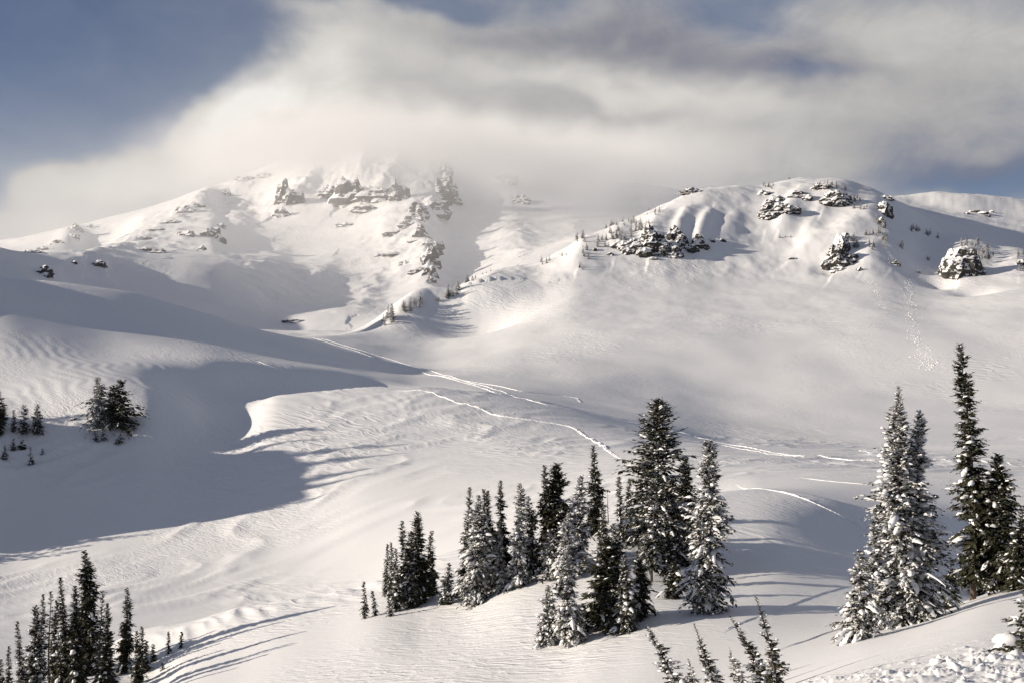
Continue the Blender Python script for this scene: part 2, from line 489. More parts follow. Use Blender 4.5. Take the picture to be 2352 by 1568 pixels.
def seg_dist(X, Y, pts):
    """signed distance (positive on the right of travel) and parameter along a polyline"""
    best = np.full(X.shape, 1e9); sgn = np.zeros(X.shape); par = np.zeros(X.shape)
    n = len(pts) - 1
    for k in range(n):
        ax, ay = pts[k][:2]; bx, by = pts[k + 1][:2]
        dx, dy = bx - ax, by - ay; L2 = dx * dx + dy * dy
        t = np.clip(((X - ax) * dx + (Y - ay) * dy) / L2, 0, 1)
        px, py = X - (ax + t * dx), Y - (ay + t * dy)
        d = np.hypot(px, py)
        s = np.sign(dx * py - dy * px) * -1
        m = d < best
        best = np.where(m, d, best); sgn = np.where(m, s, sgn); par = np.where(m, (k + t) / n, par)
    return best, sgn, par


def bump(x, y, h, rx, ry, rot=0):
    c, s = math.cos(R_(rot)), math.sin(R_(rot))
    dx, dy = XX - x, YY - y
    a = (dx * c + dy * s) / rx; b = (-dx * s + dy * c) / ry
    return h * np.exp(-(a * a + b * b))

# --- shapes smaller than the curves: humps, drifts, gullies, the wooded rise outside the frame on the left
def P(u, v, ymin=0, ymax=1e9):
    return pick(u, v, ymin, ymax)


def add_ridge(pts_uv, h, wl, wr, ymin=0, ymax=1e9, taper=True, power=1.0):
    """a drift or rib: gentle towards the sun (left side wl), steep on the lee (right side wr)"""
    global Z_NEAR
    pts = [P(u, v, ymin, ymax) for u, v in pts_uv]
    d, s, t = seg_dist(XX, YY, pts)
    w = np.where(s > 0, wr, wl)
    prof = np.exp(-(d / w) ** 2)
    if taper:
        prof = prof * np.sin(np.pi * np.clip(0.04 + 0.92 * t, 0, 1)) ** 0.5
    Z_NEAR = Z_NEAR + h * prof


# wooded rise left of the frame: its shadow fills the hollow
HILL = [(-160, 246), (-162, 258), (-165, 270), (-167, 285), (-168, 300), (-170, 318), (-176, 338)]
HILL_H = np.array([34, 38, 40, 40, 36, 20, 0.])
d, s, t = seg_dist(XX, YY, HILL)
hh = np.interp(t * (len(HILL) - 1), np.arange(len(HILL)), HILL_H)
Z_NEAR = Z_NEAR + hh * np.exp(-(d / np.where(s > 0, 26, 60)) ** 2) * sstep(255, 263, YY)

# hump between the tree groups on the right
add_ridge([(1690, 1250), (1790, 1195), (1900, 1178), (1985, 1182)], 1.7, 9, 8, 100, 175)
# ribs and gullies under the right-hand crest
for pts, h, wl, wr in [
    ([(1345, 548), (1335, 580), (1325, 618)], 5, 16, 10),
    ([(1430, 515), (1420, 560), (1412, 590)], 5, 18, 11),
    ([(1520, 490), (1500, 540), (1490, 590)], 7, 20, 10),
    ([(1580, 480), (1562, 520), (1548, 575)], 4.5, 9, 5),
    ([(1635, 480), (1612, 530), (1600, 580)], 4.5, 9, 5),
    ([(1700, 480), (1672, 520), (1645, 572)], 1.8, 9, 6),
    ([(1790, 430), (1770, 480), (1760, 520)], 4, 22, 14),
    ([(1870, 425), (1840, 470), (1800, 520)], 5, 16, 12), ([(1830, 435), (1808, 480), (1790, 525)], 3.5, 10, 5), ([(1895, 475), (1870, 515), (1842, 556)], 3, 10, 6),
    ([(1930, 425), (1915, 455), (1895, 480)], 7, 22, 14),
    ([(1900, 540), (1860, 570), (1822, 596)], 4, 14, 8),
    ([(2050, 470), (2000, 520), (1950, 560), (1925, 612)], 11, 30, 20),
    ([(2060, 540), (2010, 580), (1985, 618)], 5, 14, 10),
    ([(2110, 560), (2070, 590), (2050, 615)], 5, 16, 11),
    ([(2250, 560), (2225, 590), (2205, 640)], 11, 26, 18),
    ([(2352, 580), (2345, 610), (2340, 640)], 7, 16, 14),
]:
    add_ridge(pts, h, wl, wr, 780, 1250)
# shaded lee hollow behind the tree-lined nose
add_ridge([(895, 738), (930, 716), (975, 700), (1050, 682)], 12, 34, 15, 700, 960, taper=True)
p = P(1090, 735, 700, 960); Z_NEAR = Z_NEAR - bump(p[0], p[1], 9, 30, 28)
add_ridge([(1060, 690), (1140, 678), (1240, 660)], 4, 22, 10, 700, 1000)
# wind scoops in front of the two big rocks
for u, v, r_ in ((1905, 612, 11), (2160, 652, 12), (2240, 670, 14)):
    p = P(u, v, 700, 1100); Z_NEAR = Z_NEAR - bump(p[0], p[1], 5, r_, r_)
# knob on the far plateau
p = P(2180, 456, 1300, 1600); Z_NEAR = Z_NEAR + bump(p[0], p[1], 6, 60, 60)

# rolling unevenness, larger with distance
far = sstep(120, 700, YY)
crest = sstep(760, 900, YY) * sstep(60, 90, project_v(0 * YY, YY) - project_v(Z_NEAR, YY) - 70)
Z_NEAR = Z_NEAR + fbm(XX / 60, YY / 60, 2, 2) * (0.15 + 0.9 * far + 1.5 * sstep(900, 1300, YY)) * sstep(15, 60, YY)
Z_NEAR = Z_NEAR + fbm(XX / 17, YY / 17, 3, 9) * (0.05 + 0.18 * sstep(640, 800, YY) + 0.5 * crest)
# sastrugi: scalloped drifts across the wind on the plateau, on the rippled brow and at the lower left
ca, sa = math.cos(R_(35)), math.sin(R_(35))
WA, WB = XX * ca + YY * sa, -XX * sa + YY * ca
sas = ridged(WA / 30 + 0.6 * pnoise(XX / 20, YY / 20, 4), WB / 9, 2, 21, 0.5)
sas = np.clip(sas - 0.3, 0, None) ** 1.3
msk = sstep(-0.3, 0.4, fbm(XX / 60, YY / 60, 2, 31)) * sstep(190, 230, YY) * (1 - sstep(400, 470, YY)) * np.maximum(sstep(-70, -40, XX), 1 - sstep(325, 342, YY))
Z_NEAR = Z_NEAR + 0.55 * sas * msk
big_s = np.clip(ridged(WA / 52 + 0.7 * pnoise(XX / 30, YY / 30, 14), WB / 15, 2, 121, 0.5) - 0.4, 0, None) ** 1.2
Z_NEAR = Z_NEAR + 0.42 * big_s * sstep(-0.2, 0.4, fbm(XX / 45, YY / 45, 2, 131)) * sstep(195, 225, YY) * (1 - sstep(300, 345, YY)) * (1 - sstep(10, 40, XX))
rip = 0.5 + 0.5 * np.sin((WA * 0.98 + 4 * fbm(XX / 22, YY / 22, 2, 41)) / 0.75)
rip_m = (1 - sstep(-20, -5, XX - 0)) * sstep(330, 350, YY) * (1 - sstep(420, 450, YY)) * sstep(-0.3, 0.3, fbm(XX / 30, YY / 30, 2, 43))
Z_NEAR = Z_NEAR + 0.11 * rip * rip_m
# scalloped lip along the crest of the knoll, and small pits on its near face
lip_pts = [P(u, v, 100, 150) for u, v in ((440, 1446), (560, 1408), (700, 1382), (850, 1350))]
d, s, t = seg_dist(XX, YY, lip_pts)
Z_NEAR = Z_NEAR + np.exp(-(d / 4.5) ** 2) * (0.45 * np.clip(ridged(XX / 4.2 + YY / 9, YY / 14, 2, 51), -0.2, 1.2))


def grid_mesh(name, Zg, ug, yg, mat):
    nu, ny = len(ug), len(yg)
    X = (ug[None, :] - U0) / F * yg[:, None]
    Y = yg[:, None] + 0 * X
    v = np.stack([X, Y, Zg], -1).reshape(-1, 3)
    idx = np.arange(nu * ny).reshape(ny, nu)
    f = np.stack([idx[:-1, :-1], idx[:-1, 1:], idx[1:, 1:], idx[1:, :-1]], -1).reshape(-1, 4)
    return mesh_from(name, v, f, [mat])


link('snow_ground', grid_mesh('snow_ground', Z_NEAR, U_NEAR, Y_NEAR, M_SNOW), kind='structure',
     label='rolling snow covered basin with wind ripples and a steep ridge on the right')

# ------------------------------------------------------------------ the mountain
MC = [
    C(1600, {-1500: 640, 0: 790, 690: 840, 1000: 820, 1300: 760, 1600: 660, 2000: 620, 2352: 620, 3400: 600}),
    C(1900, {-1500: 520, -300: 600, 0: 670, 120: 690, 300: 738, 560: 776, 640: 780, 800: 768, 1000: 720, 1300: 640, 1600: 560, 2352: 540, 3400: 560}),
    C(2100, {-1500: 430, -300: 505, 0: 592, 60: 610, 120: 638, 250: 684, 400: 728, 560: 766, 640: 770, 800: 756, 930: 730, 1100: 680, 1300: 610, 1600: 545, 2352: 530, 3400: 560}),
    C(2250, {-1500: 400, -300: 485, 0: 580, 120: 604, 250: 640, 400: 690, 560: 738, 640: 748, 720: 742, 800: 738, 930: 715, 1100: 660, 1300: 600, 1600: 540, 2352: 520, 3400: 560}),
    C(2400, {-1500: 440, -300: 520, 0: 590, 120: 597, 250: 604, 330: 606, 420: 612, 480: 625, 560: 668, 640: 708, 720: 722, 800: 722, 880: 716, 930: 700, 985: 686, 1100: 650, 1300: 595, 1600: 535, 2352: 515, 3400: 560}),
    C(2700, {-1500: 470, -300: 560, 0: 597, 120: 599, 250: 601, 330: 598, 400: 599, 480: 604, 560: 622, 640: 650, 720: 678, 800: 688, 880: 686, 930: 670, 985: 650, 1040: 668, 1100: 640, 1300: 580, 1600: 520, 2352: 510, 3400: 560}),
    C(3000, {-1500: 500, -300: 585, 0: 595, 120: 588, 250: 593, 330: 585, 400: 579, 480: 574, 520: 586, 600: 604, 700: 618, 800: 630, 880: 626, 930: 610, 985: 598, 1040: 634, 1100: 622, 1200: 595, 1300: 565, 1600: 505, 2352: 505, 3400: 560}),
    C(3300, {-1500: 520, -300: 590, 0: 590, 120: 572, 210: 585, 250: 578, 330: 562, 400: 553, 480: 540, 520: 562, 600: 588, 700: 596, 800: 592, 850: 586, 930: 572, 985: 560, 1040: 594, 1100: 588, 1200: 562, 1300: 545, 1600: 495, 2352: 500, 3400: 560}),
    C(3700, {-1500: 540, -300: 590, 0: 580, 100: 566, 150: 552, 205: 582, 260: 574, 330: 542, 400: 524, 480: 508, 530: 524, 600: 532, 700: 530, 800: 522, 850: 512, 930: 498, 985: 504, 1040: 536, 1100: 534, 1200: 524, 1300: 515, 1600: 485, 2352: 500, 3400: 560}),
    C(4100, {-1500: 550, -300: 595, 0: 568, 120: 542, 160: 529, 210: 546, 250: 541, 330: 502, 400: 484, 470: 464, 520: 484, 570: 484, 640: 466, 700: 452, 800: 448, 850: 438, 930: 430, 985: 436, 1040: 462, 1100: 470, 1200: 474, 1300: 476, 1600: 478, 2352: 500, 3400: 560}),
    C(4500, {-1500: 560, -300: 605, 0: 560, 120: 532, 250: 496, 330: 480, 400: 462, 480: 438, 520: 430, 600: 404, 700: 372, 800: 358, 850: 350, 930: 343, 985: 345, 1040: 355, 1100: 368, 1300: 405, 1600: 450, 2352: 510, 3400: 580}),
    C(5000, {-1500: 620, -300: 640, 0: 590, 120: 560, 250: 515, 400: 462, 560: 405, 700: 350, 850: 320, 950: 312, 1020: 316, 1100: 335, 1300: 390, 1600: 460, 2352: 530, 3400: 600}),
    C(6500, {-1500: 700, -300: 700, 0: 680, 400: 600, 700: 480, 950: 420, 1100: 440, 1300: 500, 1600: 580, 2352: 620, 3400: 680}),
    C(9000, {-1500: 790, 3400: 790}),
]
U_M = np.concatenate([np.linspace(-1500, -20, 50, endpoint=False), np.linspace(-20, 1620, 620), np.linspace(1620, 3400, 60)[1:]])
Y_M = np.concatenate([band(1600, 1900, 10), band(1900, 2600, 70), band(2600, 3600, 100), band(3600, 5100, 110), band(5100, 9000, 20), [9000]])
Z_M = build_grid(MC, U_M, Y_M)
Z_M = blur(Z_M, 6, 0); Z_M = blur(Z_M, 8, 1)
YM = Y_M[:, None] + 0 * U_M[None, :]
XM = (U_M[None, :] - U0) / F * YM
Z_BASE_M = Z_M.copy()


def PM(u, v):
    return pick_on(Z_BASE_M, U_M, Y_M, u, v, 1700, 5200)


def m_ridge(pts_uv, h, wl, wr, rough=0.25, seed=1):
    global Z_M
    pts = [PM(u, v) for u, v in pts_uv]
    wob = fbm(XM / 90, YM / 90, 3, seed) * 22
    d, s, t = seg_dist(XM + wob, YM + wob * .6, pts)
    w = np.where(s > 0, wr, wl)
    prof = np.exp(-(d / w) ** 1.4) * np.sin(np.pi * np.clip(0.05 + 0.9 * t, 0, 1)) ** 0.6
    Z_M = Z_M + h * prof * (1 + rough * fbm(XM / 50, YM / 50, 3, seed + 5))


# ridges run down from the summit; travel is downhill, so the lee (shaded) side is given as the left of travel
for pts, h, wl, wr in [
    ([(700, 372), (600, 412), (520, 450), (430, 490), (330, 560), (230, 606)], 22, 50, 150),
    ([(1020, 345), (1035, 430), (985, 490), (965, 540), (985, 590), (988, 645)], 36, 55, 120),
    ([(850, 350), (830, 400), (790, 460)], 50, 60, 110),
    ([(920, 350), (900, 420), (850, 470)], 40, 50, 90),
    ([(720, 390), (690, 440), (640, 490)], 36, 50, 110),
    ([(820, 640), (720, 660), (600, 665)], 9, 40, 100),
    ([(800, 690), (700, 700), (560, 700)], 10, 40, 100),
    ([(250, 600), (180, 615), (90, 640)], 10, 40, 90),
    ([(640, 575), (620, 620), (600, 670)], 18, 45, 110), ([(760, 600), (740, 640), (720, 690)], 14, 40, 100), ([(880, 640), (860, 680), (820, 730)], 14, 40, 100),
    ([(420, 520), (400, 560), (380, 600)], 15, 45, 110), ([(300, 540), (280, 580), (260, 610)], 15, 45, 110), ([(565, 450), (552, 500), (545, 540)], 20, 50, 120),
    ([(1180, 480), (1190, 540), (1200, 600)], 16, 50, 120), ([(1320, 500), (1320, 540), (1330, 570)], 12, 45, 100),
    ([(1130, 520), (1180, 560), (1200, 610)], 14, 60, 130),
]:
    m_ridge(pts, h, wl, wr, seed=int(h + pts[0][0]) % 40)
hi = sstep(3200, 4200, YM)
rgh = sstep(0.0, 0.7, fbm(XM / 380, YM / 380, 2, 77)) + 0.08
Z_M = Z_M + fbm(XM / 420, YM / 420, 2, 3) * 12 + ridged(XM / 170, YM / 170, 3, 8, 0.45) * (1.0 + 4 * hi) * rgh + fbm(XM / 40, YM / 40, 3, 17) * (0.4 + 0.9 * hi) * rgh
link('mountain', grid_mesh('mountain', Z_M, U_M, Y_M, M_FARSNOW), kind='structure',
     label='high snow covered mountain with rocky spurs rising into cloud')

# plain snow far beyond, out to the horizon
gr = np.array([[-30000, 1400, -170], [30000, 1400, -170], [30000, 50000, -170], [-30000, 50000, -170], [-30000, -4000, -170], [30000, -4000, -170]], float)
link('valley_floor', mesh_from('valley_floor', gr, [np.array([[0, 1, 2, 3]]), np.array([[4, 5, 1, 0]])], [M_FARSNOW]), kind='structure')


# ------------------------------------------------------------------ conifers
def foliage_material(name, frost, col=(0.040, 0.043, 0.025)):
    m, nt, p = new_mat(name)
    L = nt.links
    p.inputs['Roughness'].default_value = 0.75
    p.inputs['Specular IOR Level'].default_value = 0.2
    geo = N(nt, 'ShaderNodeNewGeometry')
    nz = N(nt, 'ShaderNodeTexNoise', i_Scale=0.9, i_Detail=3.0)
    L.new(geo.outputs['Position'], nz.inputs['Vector'])
    c = N(nt, 'ShaderNodeMix', data_type='RGBA')
    c.inputs[6].default_value = (col[0] * .55, col[1] * .6, col[2] * .7, 1)
    c.inputs[7].default_value = (col[0] * 1.5, col[1] * 1.35, col[2] * 1.2, 1)
    L.new(nz.outputs[0], c.inputs[0])
    # rime and powder lying on the sprays
    n2 = N(nt, 'ShaderNodeTexNoise', i_Scale=3.2, i_Detail=3.0, i_Roughness=0.6)
    L.new(geo.outputs['Position'], n2.inputs['Vector'])
    sx = N(nt, 'ShaderNodeSeparateXYZ'); L.new(geo.outputs['True Normal'], sx.inputs[0])
    up = math_n(nt, 'ABSOLUTE', sx.outputs[2])
    v = math_n(nt, 'ADD', math_n(nt, 'MULTIPLY', up, 0.35), n2.outputs[0])
    r = N(nt, 'ShaderNodeMapRange', interpolation_type='SMOOTHSTEP')
    r.inputs['From Min'].default_value = 0.92 - frost * 0.32
    r.inputs['From Max'].default_value = 1.02 - frost * 0.32
    L.new(v, r.inputs['Value'])
    c2 = N(nt, 'ShaderNodeMix', data_type='RGBA')
    c2.inputs[7].default_value = (0.76, 0.76, 0.77, 1)
    L.new(r.outputs[0], c2.inputs[0]); L.new(c.outputs[2], c2.inputs[6])
    L.new(c2.outputs[2], p.inputs['Base Color'])
    return m


M_FOL = [foliage_material('needles_dark', 0.05), foliage_material('needles', 0.25), foliage_material('needles_frosted', 0.5)]
M_BARK, _nt, _p = new_mat('bark')
_p.inputs['Base Color'].default_value = (0.075, 0.055, 0.042, 1); _p.inputs['Roughness'].default_value = 0.9
_n = N(_nt, 'ShaderNodeTexNoise', i_Scale=6.0, i_Detail=4.0); _b = N(_nt, 'ShaderNodeBump', i_Distance=0.05)
_nt.links.new(_n.outputs[0], _b.inputs['Height']); _nt.links.new(_b.outputs[0], _p.inputs['Normal'])
M_DEAD, _nt, _p = new_mat('dead_wood')
_p.inputs['Base Color'].default_value = (0.10, 0.085, 0.07, 1); _p.inputs['Roughness'].default_value = 0.95


def conifer(H, R, seed, p=0.8, bare=0.02, dens=30.0, nspray=13, snow=0.5, droop=0.6, lean=(0, 0), gap=0.25, leaf=1.0, twin=0):
    """returns (trunk v,f), (needle v,f), (snow v,f); the tree stands on z = 0"""
    g = np.random.default_rng(seed)

    def axis(t):
        bx = lean[0] * t ** 1.3 + 0.012 * H * np.sin(t * 5 + seed); by = lean[1] * t ** 1.3 + 0.012 * H * np.cos(t * 4 + seed * 2)
        return np.stack([bx * np.ones_like(t), by * np.ones_like(t), H * t], -1)
    # trunk
    k = 7; tt = np.linspace(-0.06, 0.985, 12)
    rad = (0.011 * H + 0.03) * (1 - tt * 0.97) ** 0.9
    ang = np.arange(k) / k * 2 * np.pi
    ax = axis(np.clip(tt, 0, 1)); ax[0, 2] = -0.06 * H - 0.4
    tv = (ax[:, None, :] + np.stack([np.cos(ang), np.sin(ang), 0 * ang], -1)[None] * rad[:, None, None]).reshape(-1, 3)
    ii = np.arange(12 * k).reshape(12, k)
    tf = np.stack([ii[:-1], np.roll(ii[:-1], -1, 1), np.roll(ii[1:], -1, 1), ii[1:]], -1).reshape(-1, 4)
    # branches in loose whorls
    nb = max(int(H * dens), 24)
    t = bare + (0.985 - bare) * (np.arange(nb) + g.uniform(0, 1, nb)) / nb
    az = g.uniform(0, 2 * np.pi, nb)
    sect = pnoise(3 * np.cos(az) + t * 5, 3 * np.sin(az) + t * 7 + seed, seed % 37)
    irr = 0.82 + 0.5 * sect + g.uniform(-0.22, 0.22, nb)
    irr = np.where(g.uniform(0, 1, nb) < 0.06, irr * 1.35, irr) * (0.85 + 0.3 * pnoise(t * 9 + seed, t * 0 + 0.5, 3))
    L = R * ((1 - t) ** p * (0.72 + 0.28 * np.clip((t - bare) / 0.15, 0, 1)) + 0.035) * np.clip(irr, 0.25, 1.5)
    keep = (sect > -0.9 + gap * 1.2) | (t > 0.9)
    t, az, L = t[keep], az[keep], L[keep]; nb = len(t)
    a = 0.05 + 0.75 * t + g.uniform(-0.15, 0.15, nb); b = droop * (1.1 - 0.75 * t) * g.uniform(0.6, 1.3, nb)
    base = axis(t); dh = np.stack([np.cos(az), np.sin(az), 0 * az], -1); sd = np.stack([-np.sin(az), np.cos(az), 0 * az], -1)

    def pt(s):  # s (nb, m)
        return base[:, None, :] + dh[:, None, :] * (L[:, None] * s)[..., None] + np.array([0, 0, 1.]) * (L[:, None] * (a[:, None] * s - b[:, None] * s ** 2))[..., None]
    s = np.clip((np.arange(nspray)[None] + g.uniform(0.1, 0.9, (nb, nspray))) / nspray, 0.06, 1)
    s[:, -1] = 0.97
    side = np.where(np.arange(nspray)[None] % 2 == 0, 1.0, -1.0) * np.ones((nb, 1))
    fan = g.uniform(0.5, 1.15, (nb, nspray)) * side; fan[:, -1] = g.uniform(-0.2, 0.2, nb)
    ll = np.clip(0.55 * L[:, None] * (1.2 - s), 0.10 * leaf, 0.60 * leaf) * g.uniform(0.7, 1.25, (nb, nspray))
    d = dh[:, None, :] * np.cos(fan)[..., None] + sd[:, None, :] * np.sin(fan)[..., None]
    d = d + np.array([0, 0, 1.]) * (-g.uniform(0.15, 0.95, (nb, nspray)) * (0.5 + droop * 0.6) + 0.7 * t[:, None] ** 1.5)[..., None]
    q = pt(s)
    wv = np.cross(d, np.array([0, 0, 1.])); wv = wv / (np.linalg.norm(wv, axis=-1, keepdims=True) + 1e-6)
    tilt = g.uniform(-0.6, 0.6, (nb, nspray))[..., None]
    wv = wv + np.array([0, 0, 1.]) * tilt
    hw = (ll * g.uniform(0.20, 0.34, (nb, nspray)))[..., None]
    v0 = q - d * (ll * 0.15)[..., None]; v2 = q + d * ll[..., None]
    mid = q + d * (ll * 0.45)[..., None] + np.array([0, 0, 1.]) * (ll * 0.08)[..., None]
    nv = np.stack([v0, mid - wv * hw, v2, mid + wv * hw], 2).reshape(-1, 3)
    nf = np.arange(len(nv)).reshape(-1, 4)
    # snow lying in clumps on the boughs, more of it on the weather side (left)
    sv = np.zeros((0, 3)); sf = np.zeros((0, 4), int)
    full = (base, dh, sd, L, a, b)
    for rnd in range(2):
        base, dh, sd, L, a, b = full
        pr = snow * (0.9 if rnd == 0 else 0.8) * (1 - 0.3 * np.cos(az))
        has = (g.uniform(0, 1, nb) < pr) & (L > 0.12)
        nh = int(has.sum())
        if not nh:
            continue
        base, dh, sd, L, a, b = [z_[has] for z_ in full]
        s0 = g.uniform(0.15, 0.45 if rnd == 0 else 0.75, nh)[:, None]; ln = (g.uniform(0.35, 0.7, nh) if rnd == 0 else g.uniform(0.2, 0.4, nh))[:, None]
        st = np.minimum(s0 + ln * np.linspace(0, 1, 5)[None], 1.04)
        c = pt(st) + sd[:, None, :] * (L * g.uniform(-0.16, 0.16, nh))[:, None, None]
        w = (np.clip((0.17 if rnd == 0 else 0.11) * L, 0.04, 0.20 if rnd == 0 else 0.14) * g.uniform(0.6, 1.35, nh))[:, None] * np.array([0.3, 0.85, 1.1, 0.9, 0.25])[None] * g.uniform(0.6, 1.3, (nh, 5))
        h = np.clip(w * g.uniform(0.5, 0.95, (nh, 5)), 0.025, 0.16)
        cx = np.array([-1.0, -0.66, 0.0, 0.66, 1.0]); cz = np.array([-0.35, 0.65, 1.0, 0.65, -0.35])
        jit = g.uniform(0.7, 1.3, (nh, 5, 5))
        pv = c[:, :, None, :] + sd[:, None, None, :] * (w[:, :, None] * cx * jit)[..., None] + np.array([0, 0, 1.]) * (h[:, :, None] * cz * jit + 0.04)[..., None]
        pv = pv.reshape(nh, 25, 3)
        qi = np.arange(25).reshape(5, 5)
        qf = np.stack([qi[:-1, :-1], qi[1:, :-1], qi[1:, 1:], qi[:-1, 1:]], -1).reshape(-1, 4)
        sf = np.concatenate([sf, (qf[None] + (np.arange(nh) * 25)[:, None, None]).reshape(-1, 4) + len(sv)]); sv = np.concatenate([sv, pv.reshape(-1, 3)])
    return (tv, tf), (nv, nf), (sv, sf)


def plant(name, label, group, loc, parts, fol, cat='tree'):
    e = link(name, None, None, label, cat, group, None, loc)
    (tv, tf), (nv, nf), (sv, sf) = parts
    link('trunk', mesh_from('trunk', tv, tf, [M_BARK]), e)
    link('crown', mesh_from('crown', nv, nf, [M_FOL[fol]], smooth=False), e, kind='stuff')
    if len(sv):
        link('snow_load', mesh_from('snow_load', sv, sf, [M_TREESNOW]), e, kind='stuff')
    return e


# u of base, v of top, v of base, half width (picture units), style, lean of the top in picture units, nearest / farthest depth, label
#   style: s spire, c cone, b broad, o open, d dark; + snow level digit
T = []
def G(group, ymin, ymax, rows):
    for r in rows:
        T.append((group, ymin, ymax) + r)


G('firs in the group at the left end of the knoll', 95, 143, [
    (928, 1195, 1388, 18, 's1', 0, 'narrow dark fir, second tallest of the group left of the knoll'),
    (964, 1175, 1382, 26, 'c1', 0, 'tallest dark fir of the group at the left end of the knoll'),
    (989, 1217, 1366, 16, 's1', 0, 'slim fir at the right edge of the leftmost knoll group'),
    (943, 1219, 1394, 21, 's2', 0, 'snow flecked fir standing in front within the leftmost knoll group'),
    (887, 1248, 1368, 9, 's2', 0, 'thin fir at the far left of the leftmost knoll group'),
    (899, 1244, 1376, 10, 's2', 0, 'thin fir second from the left in the leftmost knoll group'),
    (911, 1258, 1402, 15, 's2', 0, 'low fir with snowy boughs third from left in the leftmost knoll group'),
    (837, 1333, 1420, 7, 's2', 0, 'small lone sapling left of the knoll tree groups'),
    (864, 1355, 1412, 6, 's2', -8, 'tiny leaning sapling between the lone sapling and the knoll group'),
    (896, 1368, 1414, 7, 's2', -4, 'small bushy sapling at the foot of the leftmost knoll group'),
])
G('firs along the crest in the middle of the knoll', 95, 150, [
    (1073, 1118, 1370, 16, 's2', 0, 'tall slender fir at the left of the middle knoll group'),
    (1100, 1136, 1380, 33, 'c3', 0, 'broad snow laden fir low in the middle knoll group'),
    (1111, 1122, 1358, 20, 's2', 0, 'fir with pointed top right behind the broad snow laden fir'),
    (1127, 1126, 1352, 20, 's1', 0, 'dark pointed fir third from left along the middle crest'),
    (1154, 1103, 1335, 19, 's0', 0, 'very dark tall spire in the middle knoll group'),
    (1150, 1203, 1358, 20, 'c3', 0, 'short snowy fir in front of the very dark spire'),
    (1028, 1292, 1386, 19, 'c2', 0, 'low bushy fir at the left foot of the middle group'),
    (1193, 1109, 1345, 21, 's3', 0, 'grey frosted spire right of the very dark spire'),
    (1218, 1138, 1330, 22, 's2', 0, 'fir tucked between the grey frosted spire and the dark twin firs'),
    (1255, 1067, 1312, 28, 'c1', 0, 'left one of the dark twin firs on the crest'),
    (1284, 1065, 1304, 36, 'b1', 0, 'broad right one of the dark twin firs on the crest'),
    (1331, 1091, 1312, 27, 's3', 0, 'pale snow plastered spire right of the dark twin firs'),
    (1303, 1175, 1330, 31, 'c3', 0, 'snow plastered fir below the pale spire'),
    (1268, 1215, 1328, 23, 'c3', 0, 'short snow plastered fir below the dark twin firs'),
    (1367, 1022, 1226, 18, 's1', 0, 'lone dark spire standing behind the crest gap'),
    (1384, 1150, 1258, 13, 's2', 0, 'small fir in front of the lone dark spire'),
])
G('firs in the front group of the knoll', 80, 122, [
    (1262, 1341, 1478, 23, 'c3', 0, 'small snowy fir at the left of the front knoll group'),
    (1305, 1250, 1480, 29, 's3', 0, 'tall snow loaded fir at the left of the front knoll group'),
    (1239, 1422, 1484, 12, 'c3', 0, 'tiny snow covered fir at the left edge of the front group'),
    (1390, 1227, 1442, 46, 'b1', 0, 'broad dark fir in the centre of the front knoll group'),
    (1412, 1205, 1434, 34, 'c2', 0, 'pointed fir rising behind the broad dark front fir'),
    (1434, 1272, 1448, 29, 'c2', 0, 'snow flecked fir right of the broad dark front fir'),
    (1468, 1276, 1416, 30, 'c1', 0, 'dark bushy fir at the right of the front knoll group'),
    (1347, 1400, 1450, 11, 'c3', 0, 'tiny fir between the snow loaded fir and the broad dark fir'),
])
G('firs in the tall group of the knoll', 88, 150, [
    (1520, 922, 1292, 62, 'b2', 0, 'tallest broad fir of the knoll with ragged right side'),
    (1475, 1032, 1248, 31, 'c2', 0, 'fir leaning against the left side of the tallest knoll fir'),
    (1499, 1101, 1334, 24, 'o2', 0, 'slender fir with bare lower trunk in front of the tallest one'),
    (1548, 1101, 1296, 22, 's2', 0, 'slim fir right below the tallest knoll fir'),
    (1577, 1045, 1262, 32, 'c1', 0, 'ragged dark fir on the right shoulder of the tallest one'),
    (1426, 1093, 1238, 13, 's2', 0, 'thin fir at the left edge of the tall knoll group'),
    (1446, 1097, 1244, 12, 's2', 0, 'thin fir second from left in the tall knoll group'),
    (1459, 1146, 1246, 26, 'c2', 0, 'short fir at the left foot of the tall knoll group'),
    (1625, 1012, 1405, 43, 's3', 0, 'tall snow covered fir alone at the right of the knoll'),
    (1548, 1288, 1372, 27, 'c1', 0, 'low dark fir between the tallest fir and the lone snowy one'),
    (1538, 1236, 1334, 22, 'c1', 0, 'small fir with dark trunk under the tallest knoll fir'),
    (1577, 1227, 1300, 13, 's2', 0, 'small slim fir left of the lone snowy fir'),
])
G('firs on the brow at the right', 60, 140, [
    (2074, 889, 1436, 60, 'c3', 2, 'tall snow covered fir, left stem of the big pair at right'),
    (2103, 943, 1428, 58, 'c3', -2, 'snow covered fir, right stem of the big pair at right'),
    (2006, 1158, 1447, 32, 'c3', -2, 'mid sized snowy fir left of the big pair'),
    (1975, 1263, 1468, 40, 'c3', -4, 'short snowy fir at the left foot of the right hand group'),
    (2240, 790, 1374, 44, 'o1', -36, 'tallest fir at right, open and dark with visible trunk'),
    (2250, 1092, 1366, 30, 's1', 0, 'dark fir right beside the tall open trunk'),
    (2296, 1041, 1358, 48, 'c1', 0, 'dark wide fir near the right edge of the picture'),
    (2345, 1165, 1352, 34, 'c1', 0, 'dark fir cut by the right edge of the picture'),
    (2183, 1302, 1396, 22, 'c0', 0, 'short broken dark fir between the big pair and the open tall fir'),
])
